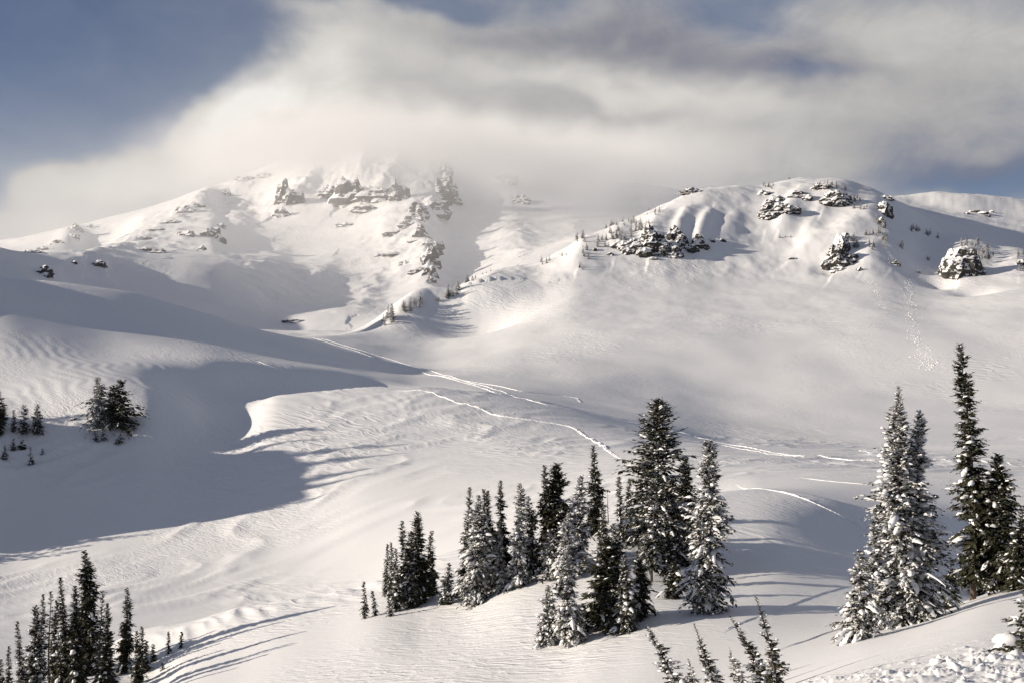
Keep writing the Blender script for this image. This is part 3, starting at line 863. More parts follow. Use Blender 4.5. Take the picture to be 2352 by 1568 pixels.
G('young firs poking through the snow at the bottom edge', 30, 70, [
    (1792, 1363, 1600, 32, 'y2', -60, 'tallest sapling at the bottom edge with pointed leaning top'),
    (1762, 1409, 1592, 28, 'y2', -86, 'sapling leaning far left beside the tallest bottom edge sapling'),
    (1706, 1481, 1612, 32, 'y3', -32, 'low snowy sapling at the bottom edge, middle of the row'),
    (1566, 1430, 1610, 32, 'y2', -84, 'leftmost leaning sapling at the bottom edge'),
    (1652, 1426, 1612, 30, 'y2', -62, 'thin leaning sapling second from left at the bottom edge'),
    (1600, 1508, 1612, 24, 'y3', -22, 'small snowy sapling between the two thin leaning ones'),
])
G('snowy fir at the right edge of the foreground', 28, 80, [
    (2364, 1322, 1496, 62, 'b2', 0, 'snow clumped fir boughs at the right edge in the foreground'),
])
G('dark spires at the lower left corner', 92, 136, [
    (200, 1264, 1548, 32, 's1', 0, 'tallest dark spire of the lower left corner'),
    (146, 1325, 1596, 18, 's1', 0, 'dark spire left of the tallest in the lower left corner'),
    (176, 1344, 1590, 19, 's1', 0, 'dark spire pressed against the tallest corner spire'),
    (128, 1378, 1575, 15, 's1', 0, 'thin dark spire fifth from right of the left corner row'),
    (113, 1357, 1625, 16, 'o2', 0, 'corner spire showing its pale trunk'),
    (95, 1363, 1564, 12, 's1', 0, 'thin corner spire left of the pale trunk'),
    (79, 1390, 1640, 21, 's2', 0, 'wide grey spire in the left half of the corner row'),
    (45, 1425, 1655, 14, 's2', 0, 'grey spire near the left edge of the corner row'),
    (19, 1483, 1640, 12, 's2', 0, 'short spire at the far left of the corner row'),
    (2, 1512, 1592, 11, 's2', 0, 'small spire cut by the left edge of the picture'),
    (229, 1363, 1582, 14, 'o2', 0, 'thin open spire right of the tallest corner spire'),
    (249, 1384, 1600, 24, 'c1', 0, 'fuller dark fir with bent top right of the tallest corner spire'),
    (291, 1349, 1542, 19, 's1', 0, 'separate dark spire at the right of the corner row'),
    (317, 1448, 1568, 15, 's1', 0, 'low fir right of the separate corner spire'),
    (326, 1436, 1546, 11, 's1', 0, 'thin fir with bare tip right of the separate corner spire'),
    (336, 1471, 1540, 10, 's1', 0, 'short thin fir second from the right end of the corner row'),
    (351, 1477, 1518, 8, 's1', 0, 'smallest fir at the right end of the corner row'),
])
G('tiny saplings right of the corner spires', 100, 141, [
    (388, 1448, 1500, 5, 's1', 0, 'left one of two tiny dark saplings on the shaded snow'),
    (417, 1449, 1486, 5, 's1', 0, 'right one of two tiny dark saplings on the shaded snow'),
    (373, 1522, 1538, 5, 'c1', 0, 'tiny dark shrub tip on the shaded slope'),
])
G('firs on the shaded bank at left', 312, 352, [
    (228, 866, 977, 34, 'c3', 0, 'left fir of the bushy pair on the shaded bank'),
    (277, 874, 984, 34, 'b1', 0, 'dark right fir of the bushy pair on the shaded bank'),
    (258, 884, 975, 22, 'c2', 0, 'middle fir between the bushy pair on the bank'),
    (55, 929, 998, 16, 'c2', 0, 'small snowy fir in the row at the left bank'),
    (87, 927, 998, 15, 'c2', 0, 'small pointed fir at the right of the left bank row'),
    (31, 941, 992, 7, 's2', 0, 'thin fir in the row at the left bank'),
    (0, 888, 994, 14, 'c1', 0, 'fir cut by the left edge on the bank'),
    (219, 989, 1012, 8, 'c2', 0, 'left shrub tip under the bushy pair'),
    (236, 984, 1010, 8, 'c3', 0, 'middle shrub tip under the bushy pair'),
    (276, 994, 1016, 10, 'c2', 0, 'right shrub tip under the bushy pair'),
    (30, 1007, 1032, 8, 'c1', 0, 'shrub below the row of small bank firs'),
    (52, 1010, 1030, 10, 'b1', 0, 'wide low shrub below the row of small bank firs'),
    (12, 1029, 1060, 10, 'c2', 0, 'small fir low on the bank near the left edge'),
    (70, 1041, 1082, 9, 'c2', 0, 'lowest small fir on the shaded bank'),
    (97, 1029, 1042, 5, 'c1', 0, 'tiny lone sapling on the shaded bank'),
])

STY = {'s': dict(p=0.62, droop=0.7, gap=0.15), 'c': dict(p=0.74, droop=0.6, gap=0.3), 'b': dict(p=0.58, droop=0.42, gap=0.4),
       'o': dict(p=0.55, droop=0.55, gap=0.62, bare=0.07), 'y': dict(p=0.95, droop=0.25, gap=0.3)}
SNOWL = {'0': (0.06, 0), '1': (0.16, 0), '2': (0.30, 1), '3': (0.44, 2)}
TREES = []
for k, (group, ymin, ymax, u, vt, vb, hw, sty, lean, label) in enumerate(T):
    x, y, z = pick(u, vb, ymin, ymax)
    H = max((vb - vt) / F * y, 0.8); Rr = hw / F * y * 1.9
    sn, fol = SNOWL[sty[1]]
    kw = dict(STY[sty[0]])
    lf = np.clip(y / 95, 0.45, 2.2)
    dens = np.clip(40 * (95 / max(y, 60)), 14, 42)
    if sty[0] == 'y':
        dens, lf = 40, 0.36; Rr *= 0.85
    if sty[0] == 'o':
        dens *= 0.75
    vg = np.random.default_rng(4000 + k)
    kw['p'] = kw['p'] + vg.uniform(-0.1, 0.16); kw['droop'] = kw['droop'] * vg.uniform(0.75, 1.3); kw['gap'] = kw['gap'] * vg.uniform(0.5, 1.7)
    kw['bare'] = kw.get('bare', 0.02) + (vg.uniform(0, 0.06) if vg.uniform() < 0.4 else 0)
    dens *= vg.uniform(0.85, 1.15)
    lean += vg.uniform(-0.025, 0.025) * (vb - vt)
    parts = conifer(H * 1.02, Rr, 100 + k, dens=dens, snow=sn, nspray=13 if y < 200 else 9, leaf=lf,
                    lean=(lean / F * y, 0.0), **kw)
    small = vb - vt < 60
    TREES.append(plant('fir_sapling' if small else 'fir_tree', label, group, (x, y, z - 0.1), parts, fol))


# dead snags: bare tapered stems with short stubs
def snag(u, vt, vb, label, ymin, ymax, pale):
    x, y, z = pick(u, vb, ymin, ymax); H = (vb - vt) / F * y
    (tv, tf), _, _ = conifer(H, 0.1, int(u), dens=2, snow=0)
    e = link('dead_snag', None, None, label, 'tree', 'dead snags', None, (x, y, z))
    link('trunk', mesh_from('trunk', tv, tf, [M_DEAD]), e)
    g = np.random.default_rng(int(u)); vv, ff = [], []
    for i in range(14):
        t = 0.2 + 0.75 * i / 14; a = g.uniform(0, 6.28); l = g.uniform(0.25, 0.75) * (1.1 - 0.6 * t); b = np.array([0, 0, H * t]); w = 0.02
        d = np.array([math.cos(a), math.sin(a), g.uniform(-0.3, 0.35)]); s_ = np.array([-math.sin(a), math.cos(a), 0]) * w
        n0 = len(vv)
        vv += [b - s_, b + s_, b + d * l, b + np.array([0, 0, w * 2.5])]
        ff += [[n0, n0 + 1, n0 + 2], [n0 + 1, n0 + 3, n0 + 2], [n0 + 3, n0, n0 + 2]]
    link('branch_stubs', mesh_from('branch_stubs', np.array(vv), np.array(ff), [M_DEAD], smooth=False), e)


snag(1396, 1126, 1200, 'thin bare dead trunk right of the lone dark spire', 120, 152, 0)
snag(1587, 1276, 1338, 'pale broken dead trunk left of the lone snowy fir', 88, 125, 1)


# ------------------------------------------------------------------ rocks
def rock_material(name, c0, c1, scale, snow_lo):
    m, nt, p = new_mat(name)
    L = nt.links
    p.inputs['Roughness'].default_value = 0.9; p.inputs['Specular IOR Level'].default_value = 0.2
    geo = N(nt, 'ShaderNodeNewGeometry')
    a = N(nt, 'ShaderNodeTexNoise', i_Scale=scale, i_Detail=6.0, i_Roughness=0.65)
    L.new(geo.outputs['Position'], a.inputs['Vector'])
    c = N(nt, 'ShaderNodeMix', data_type='RGBA'); c.inputs[6].default_value = c0 + (1,); c.inputs[7].default_value = c1 + (1,)
    L.new(a.outputs[0], c.inputs[0])
    # snow held on the ledges
    mp = N(nt, 'ShaderNodeMapping'); mp.inputs['Scale'].default_value = (0.6, 0.6, 1.5)
    L.new(geo.outputs['Position'], mp.inputs[0])
    b = N(nt, 'ShaderNodeTexNoise', i_Scale=scale * 1.6, i_Detail=4.0, i_Roughness=0.6)
    L.new(mp.outputs[0], b.inputs['Vector'])
    bb = N(nt, 'ShaderNodeBump', i_Strength=1.0, i_Distance=0.35 / scale)
    L.new(a.outputs[0], bb.inputs['Height']); L.new(bb.outputs[0], p.inputs['Normal'])
    sx = N(nt, 'ShaderNodeSeparateXYZ'); L.new(geo.outputs['True Normal'], sx.inputs[0])
    v = math_n(nt, 'ADD', math_n(nt, 'MULTIPLY', sx.outputs[2], 0.55), b.outputs[0])
    v = math_n(nt, 'SUBTRACT', v, math_n(nt, 'MULTIPLY', sx.outputs[0], 0.10))
    r = N(nt, 'ShaderNodeMapRange', interpolation_type='SMOOTHSTEP')
    r.inputs['From Min'].default_value = snow_lo; r.inputs['From Max'].default_value = snow_lo + 0.07
    L.new(v, r.inputs['Value'])
    c2 = N(nt, 'ShaderNodeMix', data_type='RGBA'); c2.inputs[7].default_value = SNOW + (1,)
    L.new(r.outputs[0], c2.inputs[0]); L.new(c.outputs[2], c2.inputs[6]); L.new(c2.outputs[2], p.inputs['Base Color'])
    return m


M_ROCK = rock_material('ridge_rock', (0.022, 0.021, 0.020), (0.085, 0.08, 0.070), 0.35, 0.67)
M_CRAG = rock_material('mountain_rock', (0.035, 0.034, 0.036), (0.13, 0.12, 0.115), 0.06, 0.64)
import bmesh
def ico(n):
    b = bmesh.new(); bmesh.ops.create_icosphere(b, subdivisions=n, radius=1.0)
    b.verts.ensure_lookup_table()
    v = np.array([q.co[:] for q in b.verts]); f = np.array([[q.index for q in t.verts] for t in b.faces]); b.free()
    return v, f
ICO1, ICO2, ICO3, ICO4 = ico(1), ico(2), ico(3), ico(4)


def n3(p, s, seed):
    return (pnoise(p[:, 0] * s + 3.1, p[:, 1] * s + seed, seed) + pnoise(p[:, 1] * s + 7.7, p[:, 2] * s - seed, seed + 1) + pnoise(p[:, 2] * s + 1.3, p[:, 0] * s + 2 * seed, seed + 2)) * 0.6


def rock_mesh(rx, ry, rz, seed, src, rough=0.38, peak=0.0):
    v, f = src
    d = v.copy()
    h = 1 + rough * n3(d, 1.3, seed) + rough * 0.6 * np.abs(n3(d, 2.9, seed + 9)) + rough * 0.4 * n3(d, 6.0, seed + 4) + rough * .25 * n3(d, 12.0, seed + 6)
    # square-ish blocks with ledges
    q = np.sign(d) * np.abs(d) ** 0.95
    q = q * h[:, None]
    q[:, 2] += 0.10 * np.sin(q[:, 2] * 9 + seed) * 0.5
    q[:, :2] *= (1 - peak * np.clip(q[:, 2:3], -0.8, 1.2))
    q[:, 0] += peak * 0.5 * n3(d, 1.1, seed + 21) * (q[:, 2] > 0)
    return q * np.array([rx, ry, rz]), f


# u, v of centre, width, height in picture units, label; None keeps the shared label of the band
RIDGE_ROCKS = [
    (2210, 618, 104, 94, 'big round dark boulder with snow streaks below the right hand ridge'),
    (1929, 600, 46, 46, 'dark cliff foot at the lower end of the central rock rib'),
    (1934, 566, 22, 44, 'narrow dark rib of rock above the cliff foot'),
    (1974, 620, 13, 11, 'small dark rock right of the cliff foot'),
    (2033, 486, 28, 36, 'black overhanging rock tower on the ridge shoulder'),
    (2036, 455, 26, 9, 'flat snowy rock on top of the ridge shoulder'),
    (2024, 512, 16, 20, 'small dark rock below the black rock tower'),
    (1919, 458, 44, 30, 'broad snow crusted crag under the summit cap'),
    (1887, 432, 30, 12, 'low snowy crag just under the rounded summit'),
    (1833, 448, 28, 11, 'pair of small dark rocks left of the snow crusted crag'),
    (1784, 461, 27, 18, 'dark blocky crag at the left of the summit'),
    (1756, 445, 22, 11, 'small dark ledge at the upper left of the summit crags'),
    (1777, 492, 40, 30, 'speckled crag at the foot of the summit crags'),
    (1809, 481, 32, 17, 'speckled ledge right of the foot crag'),
    (1591, 441, 34, 11, 'isolated low rock on the left skyline of the ridge'),
    (1498, 562, 50, 48, 'largest dark rock face in the wooded gully under the ridge'),
    (1460, 568, 42, 28, 'dark rock face left of the largest gully face'),
    (1424, 565, 26, 17, 'small dark rock face at the left of the wooded gully'),
    (1551, 543, 24, 30, 'dark rock with snow ledges right of the largest gully face'),
    (1541, 577, 34, 24, 'snowy broken rocks below the ledged rock'),
    (1604, 560, 22, 26, 'dark cleft rock in the fluted snow'),
    (1591, 575, 18, 18, 'dark rocks at the foot of the fluted snow'),
    (1636, 553, 11, 12, 'small black rock in the fluted snow, right of the cleft'),
    (1659, 553, 12, 9, 'rightmost small rock of the fluted snow'),
    (1366, 574, 11, 8, 'leftmost small dark rock of the wooded gully'),
    (1402, 585, 11, 8, 'small round rock below the left gully trees'),
    (1500, 594, 12, 6, 'small tilted rock below the largest gully face'),
    (1821, 594, 11, 6, 'rounded rock at the end of the snow rib'),
    (2109, 626, 9, 6, 'small dark rock between the cliff foot and the big boulder'),
    (2056, 606, 16, 10, 'snowy broken rock left of the small slide'),
    (2344, 606, 18, 16, 'snowy rock cut by the right edge under the ridge'),
    (1520, 578, 30, 26, 'dark rock filling the gap between gully face and ledged rock'),
    (1480, 582, 26, 20, 'low dark rock at the foot of the largest gully face, left side'),
    (1442, 576, 24, 17, 'dark rock joining the two left gully faces'),
    (1568, 560, 20, 24, 'snow plastered rock between the ledged rock and the cleft'),
    (1620, 566, 16, 17, 'snow plastered rock right of the cleft rock'),
    (1796, 476, 24, 18, 'dark rock in the middle of the summit crag band'),
    (1766, 470, 18, 16, 'dark rock at the left edge of the summit crag band'),
    (1852, 455, 20, 11, 'thin ledge of rock between the paired rocks and the crusted crag'),
    (1902, 468, 22, 13, 'dark foot of the broad snow crusted crag'),
    (1942, 546, 16, 20, 'upper end of the narrow dark rib of rock'),
    (1952, 594, 18, 20, 'snowy rock on the right side of the cliff foot'),
    (1926, 620, 24, 13, 'lowest dark rock under the cliff foot'),
    (170, 961, 12, 6, 'single dark rock on the shaded bank left of the bushy firs'),
]
FAR_ROCKS = [(2222, 492, 16, 8), (2238, 487, 22, 8), (2258, 491, 24, 10), (2268, 497, 14, 6), (2278, 488, 12, 7)]
for k, (u, v, wd, ht, label) in enumerate(RIDGE_ROCKS):
    if 1400 < u < 1620 or 1740 < u < 1940:
        wd, ht = wd * 1.25, ht * 1.15
    lo, hi_ = (310, 352) if u < 400 else (760, 1300)
    x, y, z = pick(u, v + ht * 0.1, lo, hi_)
    s_ = y / F
    q, f = rock_mesh(wd / 2 * s_ * (0.95 if k == 0 else 1.15), max(wd, ht) / 2 * s_ * 0.8, ht / 2 * s_ * (1.15 if k == 0 else 1.3), 3 + k * 7, ICO4 if wd > 35 else (ICO3 if wd > 15 else ICO2), rough=0.3 if k == 0 else 0.5, peak=0.2)
    link('boulder' if k == 0 or u < 400 else 'rock_outcrop', mesh_from('rock', q, f, [M_ROCK], smooth=False), None, label, 'rock', 'rocks under the right hand ridge' if u > 400 else None, None, (x, y, z))
for k, (u, v, wd, ht) in enumerate(FAR_ROCKS):
    x, y, z = pick(u, v, 1120, 1560); s_ = y / F
    q, f = rock_mesh(wd / 2 * s_, wd / 2 * s_, ht / 2 * s_ * 1.1, 400 + k * 5, ICO2)
    link('rock_outcrop', mesh_from('rock', q, f, [M_ROCK], smooth=False), None, 'low rock of the cluster on the far snowy plateau at right', 'rock', 'rocks on the far plateau', None, (x, y, z))


def pick_m(u, v):
    return pick_on(Z_M, U_M, Y_M, u, v, 1750, 5200)


CRAGS = [
    (429, 540, 40, 15, 'long dark crag on the shoulder above the shaded snowfield'), (489, 541, 32, 24, 'dark snow streaked crag at the end of the shoulder'),
    (507, 520, 9, 8, 'small knob just above the dark shoulder crag'),
    (429, 483, 27, 15, 'dark crag at the lower end of the left skyline rocks'), (452, 472, 24, 8, 'flat rock strip just above the lower skyline crag'), (561, 410, 20, 8, 'low rock strip high on the left skyline below the cloud'), (606, 402, 16, 7, 'highest rock strip on the left skyline at the cloud edge'), (520, 446, 14, 6, 'small rock midway up the left skyline'),
    (171, 525, 15, 11, 'pointed dark rock high on the left spur'), (169, 543, 13, 8, 'dark rock just below the pointed left spur rock'), (132, 558, 15, 8, 'small dark rock left of the pointed spur rock, lower down'), (207, 522, 10, 6, 'small rock right of the pointed left spur rock'),
    (75, 579, 30, 7, 'long thin rock strip near the left edge of the mountain'), (98, 573, 13, 8, 'short rock at the right end of the long thin left strip'), (396, 510, 20, 5, 'upper one of three thin slanting rock strips on the shoulder'), (360, 528, 22, 5, 'middle one of three thin slanting rock strips on the shoulder'), (330, 547, 20, 4, 'lowest one of three thin slanting rock strips on the shoulder'),
    (330, 573, 27, 8, 'left one of two low rocks under the long dark crag'), (366, 579, 31, 8, 'right one of two low rocks under the long dark crag'), (462, 574, 14, 7, 'small rock below the snow streaked shoulder crag'), (225, 607, 18, 10, 'dark rock at the upper edge of the shaded snow slope'), (99, 627, 22, 14, 'dark rock knob above the crest of the left hill'), (171, 604, 8, 5, 'tiny triangular rock above the shaded snow slope'),
    (656, 455, 28, 36, 'ragged crag left of the summit snow bowl'), (686, 458, 18, 22, 'broken rock at the right side of the ragged crag'), (645, 493, 20, 14, 'rock tail below the ragged crag'),
    (756, 443, 26, 20, 'faint crag in thin cloud left of the dome shaped crag'), (803, 452, 50, 46, 'dome shaped brown crag under the cloud'), (868, 450, 58, 22, 'long slanting crag right of the dome shaped crag'),
    (839, 482, 44, 12, 'low dark band of rock below the slanting crag'), (918, 450, 32, 40, 'snow dusted reddish crag under the cloud'),
    (962, 493, 30, 32, 'dark face in the upper part of the rocky spur'), (997, 474, 40, 24, 'snow topped shoulder of the rocky spur'), (1021, 440, 32, 46, 'dark tower at the top of the rocky spur'),
    (1024, 394, 16, 24, 'needle of rock fading into the cloud'), (1036, 452, 22, 26, 'grey rock at the right side of the dark spur tower'), (900, 537, 34, 11, 'hooked low rock left of the rocky spur'), (936, 517, 26, 14, 'slanting rock between the hooked rock and the spur'),
    (965, 543, 27, 26, 'separate dark block in the middle of the rocky spur'), (991, 567, 32, 24, 'snow streaked block below the middle of the rocky spur'),
    (988, 596, 28, 36, 'large snow streaked face in the lower rocky spur'), (962, 623, 28, 13, 'snowy ledge rock left of the dark spur foot'), (988, 626, 24, 28, 'dark foot of the rocky spur'), (991, 646, 12, 10, 'small rock at the very tip of the rocky spur'),
    (792, 517, 26, 9, 'isolated oval rock in the snow bowl'), (903, 584, 34, 6, 'thin flat rock band left of the lower spur'), (930, 605, 12, 6, 'small rock right of the thin flat rock band'), (871, 587, 9, 5, 'tiny rock left of the thin flat rock band'),
    (1162, 411, 34, 20, 'faint rock in the cloud right of the spur'), (1200, 461, 26, 12, 'faint low rock on the right slope of the mountain'), (677, 737, 34, 6, 'dark crevasse lip in the snow above the valley gap'),
]
for k, (u, v, wd, ht, label) in enumerate(CRAGS):
    if wd < 24:
        wd, ht = wd * 1.35, ht * 1.35
    elif v < 500 and u > 640:
        wd, ht = wd * 1.15, ht * 1.2
    x, y, z = pick_m(u, v + ht * 0.15); s_ = y / F
    q, f = rock_mesh(wd / 2 * s_ * 1.35, max(wd, ht) / 2 * s_ * 0.9, ht / 2 * s_ * 1.6, 900 + k * 3, ICO3 if wd > 12 else ICO2, rough=0.6, peak=0.25)
    link('crag', mesh_from('crag', q, f, [M_CRAG], smooth=False), None,
         label or ('small rock on the left flank of the mountain' if u < 540 else 'small rock beside the rocky faces of the mountain'),
         'rock', 'crags on the mountain', None, (x, y, z))

# ------------------------------------------------------------------ small snowy firs on the right-hand ridge
def far_tree_proto(seed, snowy):
    (tv, tf), (nv, nf), (sv, sf) = conifer(10.0, 3.0, seed, p=0.7, dens=9, nspray=5, snow=snowy, droop=0.5, leaf=3.6, gap=0.15)
    sv[:, :2] *= 1.0
    v = np.concatenate([tv, nv, sv]); f = np.concatenate([tf, nf + len(tv), sf + len(tv) + len(nv)])
    mi = np.concatenate([np.zeros(len(tf)), np.ones(len(nf)), np.full(len(sf), 2)])
    return mesh_from('ridge_fir', v, f, [M_BARK, M_FOL[1 if snowy < 0.7 else 2], M_TREESNOW], smooth=False, midx=mi)


PROTO = [far_tree_proto(700 + i, (0.5, 0.95, 0.75, 0.95, 0.6)[i]) for i in range(5)]
GROVES = [  # label, group, then u, v, how many, spread, height (picture units)
    ('small fir in the dark grove at the tip of the tree lined nose', 'nose', 892, 738, 8, 13, 10, 30),
    ('small fir in the second grove along the tree lined nose', 'nose', 945, 706, 9, 20, 8, 23),
    ('tiny fir between the second and third grove of the nose', 'nose', 1000, 692, 3, 12, 3, 10),
    ('small fir in the third grove along the tree lined nose', 'nose', 1035, 677, 9, 18, 8, 25),
    ('small fir in the fourth grove, just above the ski loops', 'nose', 1078, 643, 7, 14, 7, 15),
    ('tiny fir above the fourth grove of the nose', 'nose', 1120, 624, 3, 20, 4, 9),
    ('small fir in the lone clump on the open shoulder', 'shoulder', 1251, 604, 6, 12, 4, 14),
    ('tiny scattered fir on the open shoulder', 'shoulder', 1293, 584, 3, 10, 5, 9),
    ('small fir on the skyline left of the wooded gully', 'shoulder', 1331, 557, 6, 12, 8, 18),
    ('snowy fir on the left end of the wooded gully', 'gully', 1348, 588, 6, 10, 14, 16),
    ('tiny fir at the lower left tip of the wooded gully', 'gully', 1336, 614, 4, 7, 6, 12),
    ('snow crusted fir high in the left half of the wooded gully', 'gully', 1413, 540, 10, 18, 12, 18),
    ('snow crusted fir above the largest dark rock face', 'gully', 1471, 526, 12, 24, 12, 18),
    ('snow crusted fir low in the left half of the wooded gully', 'gully', 1386, 560, 8, 14, 9, 16),
    ('snow crusted fir on the largest dark rock face', 'gully', 1490, 535, 8, 14, 10, 18),
    ('snow crusted fir just left of the largest dark rock face', 'gully', 1440, 552, 6, 14, 8, 16),
    ('small fir among the ledged rocks right of the wooded gully', 'gully', 1550, 560, 4, 14, 12, 11),
    ('small fir among the fluted snow ribs', 'gully', 1600, 548, 4, 12, 14, 10),
    ('small fir on the sunny crest, lowest clump', 'crest', 1403, 512, 6, 14, 7, 12),
    ('small fir on the sunny crest, middle clump', 'crest', 1443, 514, 7, 16, 6, 14),
    ('tiny fir on the sunny crest, highest clump', 'crest', 1508, 488, 7, 25, 6, 10),
    ('small fir above the dark ledge at the upper left of the summit', 'summit', 1758, 430, 8, 20, 5, 12),
    ('tiny fir on the very top of the ridge', 'summit', 1820, 409, 3, 10, 2, 6),
    ('small snowy fir on the low crag under the summit', 'summit', 1894, 427, 5, 20, 6, 12),
    ('small snowy fir on the broad snow crusted crag', 'summit', 1924, 436, 6, 18, 8, 14),
    ('tiny fir on the smooth slope below the summit crags', 'summit', 1806, 540, 4, 20, 8, 9),
    ('small snowy fir on the rib between summit and black rock tower', 'rib', 1968, 466, 8, 10, 16, 16),
    ('tiny fir just left of the black rock tower', 'rib', 1987, 479, 3, 10, 6, 12),
    ('small fir below the black rock tower', 'rib', 2020, 518, 7, 12, 9, 16),
    ('snowy fir at the top of the wooded rib', 'rib', 2004, 541, 7, 18, 8, 18),
    ('snowy fir beside the narrow dark rib of rock', 'rib', 1949, 563, 10, 16, 16, 16),
    ('tall snowy fir in the middle of the wooded rib', 'rib', 1966, 563, 4, 6, 8, 18),
    ('snowy fir on the second rib right of the cliff foot', 'rib', 2004, 565, 6, 8, 10, 18),
    ('snowy fir in the tall narrow clump of the wooded rib', 'rib', 2031, 556, 6, 6, 12, 20),
    ('small fir in the rightmost clump of the wooded rib', 'rib', 2075, 571, 5, 8, 8, 14),
    ('tiny fir among the snowy broken rock', 'rib', 2053, 604, 5, 12, 8, 10),
    ('tiny fir right of the cliff foot', 'rib', 1964, 600, 4, 10, 8, 12),
    ('small fir in the row on the shaded shoulder', 'slide', 2097, 529, 7, 16, 5, 14),
    ('small fir above the slide on the shaded shoulder', 'slide', 2141, 542, 6, 14, 6, 12),
    ('tiny fir beside the start of the slide', 'slide', 2133, 600, 3, 6, 6, 9),
    ('small fir on top of the big round boulder', 'boulder', 2224, 566, 9, 32, 6, 17),
    ('small fir on the right shoulder of the big round boulder', 'boulder', 2251, 584, 10, 14, 14, 17),
    ('tiny fir at the right foot of the big round boulder', 'boulder', 2268, 592, 4, 8, 10, 14),
    ('small snowy fir at the right edge above the snowy rock', 'edge', 2345, 590, 5, 8, 8, 14),
    ('small snowy fir at the right edge below the snowy rock', 'edge', 2342, 622, 4, 8, 8, 12),
]
GROVE_NAME = {'nose': 'firs along the tree lined nose', 'shoulder': 'firs on the open shoulder', 'gully': 'firs of the wooded gully', 'crest': 'firs on the sunny crest', 'summit': 'firs among the summit crags',
              'rib': 'firs of the wooded rib', 'slide': 'firs on the shaded shoulder', 'boulder': 'firs on the big boulder', 'edge': 'firs at the right edge under the ridge'}
g = np.random.default_rng(77)
for label, grp, u, v, n, du, dv, hp in GROVES:
    for i in range(n):
        uu = u + g.uniform(-1, 1) * du; vv = v + g.uniform(-1, 1) * dv - (uu - u) * (0.25 if u < 1340 else 0.0)
        x, y, z = pick(uu, vv, 690, 1300)
        if grp == 'boulder':
            y -= 6
        h = hp * g.uniform(0.65, 1.3) / F * y / 10.0
        o = link('ridge_fir', PROTO[int(g.integers(0, 5))], None, label, 'tree', GROVE_NAME[grp], None, (x, y, z - 0.3))
        o.scale = (h * g.uniform(0.9, 1.35), h * g.uniform(0.9, 1.35), h); o.rotation_euler = (g.uniform(-.06, .06), g.uniform(-.06, .06), g.uniform(0, 6.28))

# firs on the rise left of the frame; their shadows reach into the hollow
for i, (x, y, h) in enumerate([(-166, 274, 10), (-166, 286, 9), (-168, 295, 11), (-168, 307, 9), (-167, 268, 8), (-168, 315, 12), (-170, 323, 9), (-160, 261, 9), (-138, 253, 14), (-133, 257, 12), (-129, 261, 11), (-150, 258, 10)]):
    o = link('ridge_fir', PROTO[i % 5], None, 'fir on the wooded rise outside the left edge', 'tree', 'firs on the wooded rise', None, (x, y, float(gz(x, y)) - 0.3))
    o.scale = (h / 10 * 1.2, h / 10 * 1.2, h / 10)


# ------------------------------------------------------------------ ski tracks: small ploughed berms with a groove between
def track(label, uv, w=0.55, h=0.30, ymin=0, ymax=1e9, strands=1, seed=0):
    uv = np.array(uv, float)
    pts = np.array([pick(u, v, ymin, ymax) for u, v in uv])
    t = np.arange(len(pts)); L_ = np.hypot(*np.diff(pts[:, :2], axis=0).T).sum()
    tt = np.linspace(0, len(pts) - 1, max(int(L_ / 0.9), 12))
    x = pchip(t.astype(float), pts[:, 0], tt); y = pchip(t.astype(float), pts[:, 1], tt)
    g = np.random.default_rng(seed)
    x = x + 0.25 * np.interp(np.arange(len(tt)), np.arange(0, len(tt) + 8, 8), g.uniform(-1, 1, len(np.arange(0, len(tt) + 8, 8))))
    dx, dy = np.gradient(x), np.gradient(y); n = np.hypot(dx, dy) + 1e-9; nx, ny = dy / n, -dx / n
    off = np.array([-1.0, -0.55, -0.1, 0.25, 0.6, 1.0]) * w; hz = np.array([-0.25, 0.9, 0.1, 0.1, 1.0, -0.25]) * h
    jit = g.uniform(0.45, 1.25, (len(tt), 6)); fade = np.minimum(1, np.minimum(np.arange(len(tt)), np.arange(len(tt))[::-1]) / 6 + 0.1)
    amp = 0.45 + 0.6 * np.interp(np.arange(len(tt)), np.arange(0, len(tt) + 14, 14), g.uniform(0, 1, len(np.arange(0, len(tt) + 14, 14))))
    fade = fade * amp
    X = x[:, None] + nx[:, None] * off; Y = y[:, None] + ny[:, None] * off
    Z = gz(X, Y) + hz * jit * fade[:, None] + 0.01
    i = np.arange(X.size).reshape(X.shape)
    f = np.stack([i[:-1, :-1], i[:-1, 1:], i[1:, 1:], i[1:, :-1]], -1).reshape(-1, 4)
    link('ski_track', mesh_from('ski_track', np.stack([X, Y, Z], -1).reshape(-1, 3), f, [M_TREESNOW], smooth=False), None, label, 'ski track', 'ski tracks across the snow')


track('long main ski track running from the valley gap to the right hand firs', [(715, 776), (770, 792), (850, 818), (930, 842), (1000, 862), (1090, 885), (1180, 910), (1260, 930), (1330, 945), (1420, 966), (1500, 980), (1600, 1004), (1700, 1024), (1800, 1042), (1900, 1050), (2010, 1058)], 0.5, 0.22, 230, 700, seed=1)
track('second ski track beside the main one in the upper valley', [(735, 776), (810, 799), (900, 826), (960, 844), (1060, 872), (1120, 888), (1170, 905)], 0.45, 0.22, 330, 700, seed=2)
track('ski track branching right and ending in a small hook', [(1000, 862), (1060, 872), (1120, 882), (1200, 898), (1290, 908), (1325, 914), (1335, 924)], 0.4, 0.2, 330, 700, seed=3)
track('wavy ski track crossing the lit plateau down to the tall firs', [(900, 896), (980, 899), (1040, 920), (1100, 936), (1160, 956), (1230, 966), (1310, 980), (1345, 1002), (1380, 1022), (1412, 1046), (1465, 1066)], 0.42, 0.22, 200, 480, seed=4)
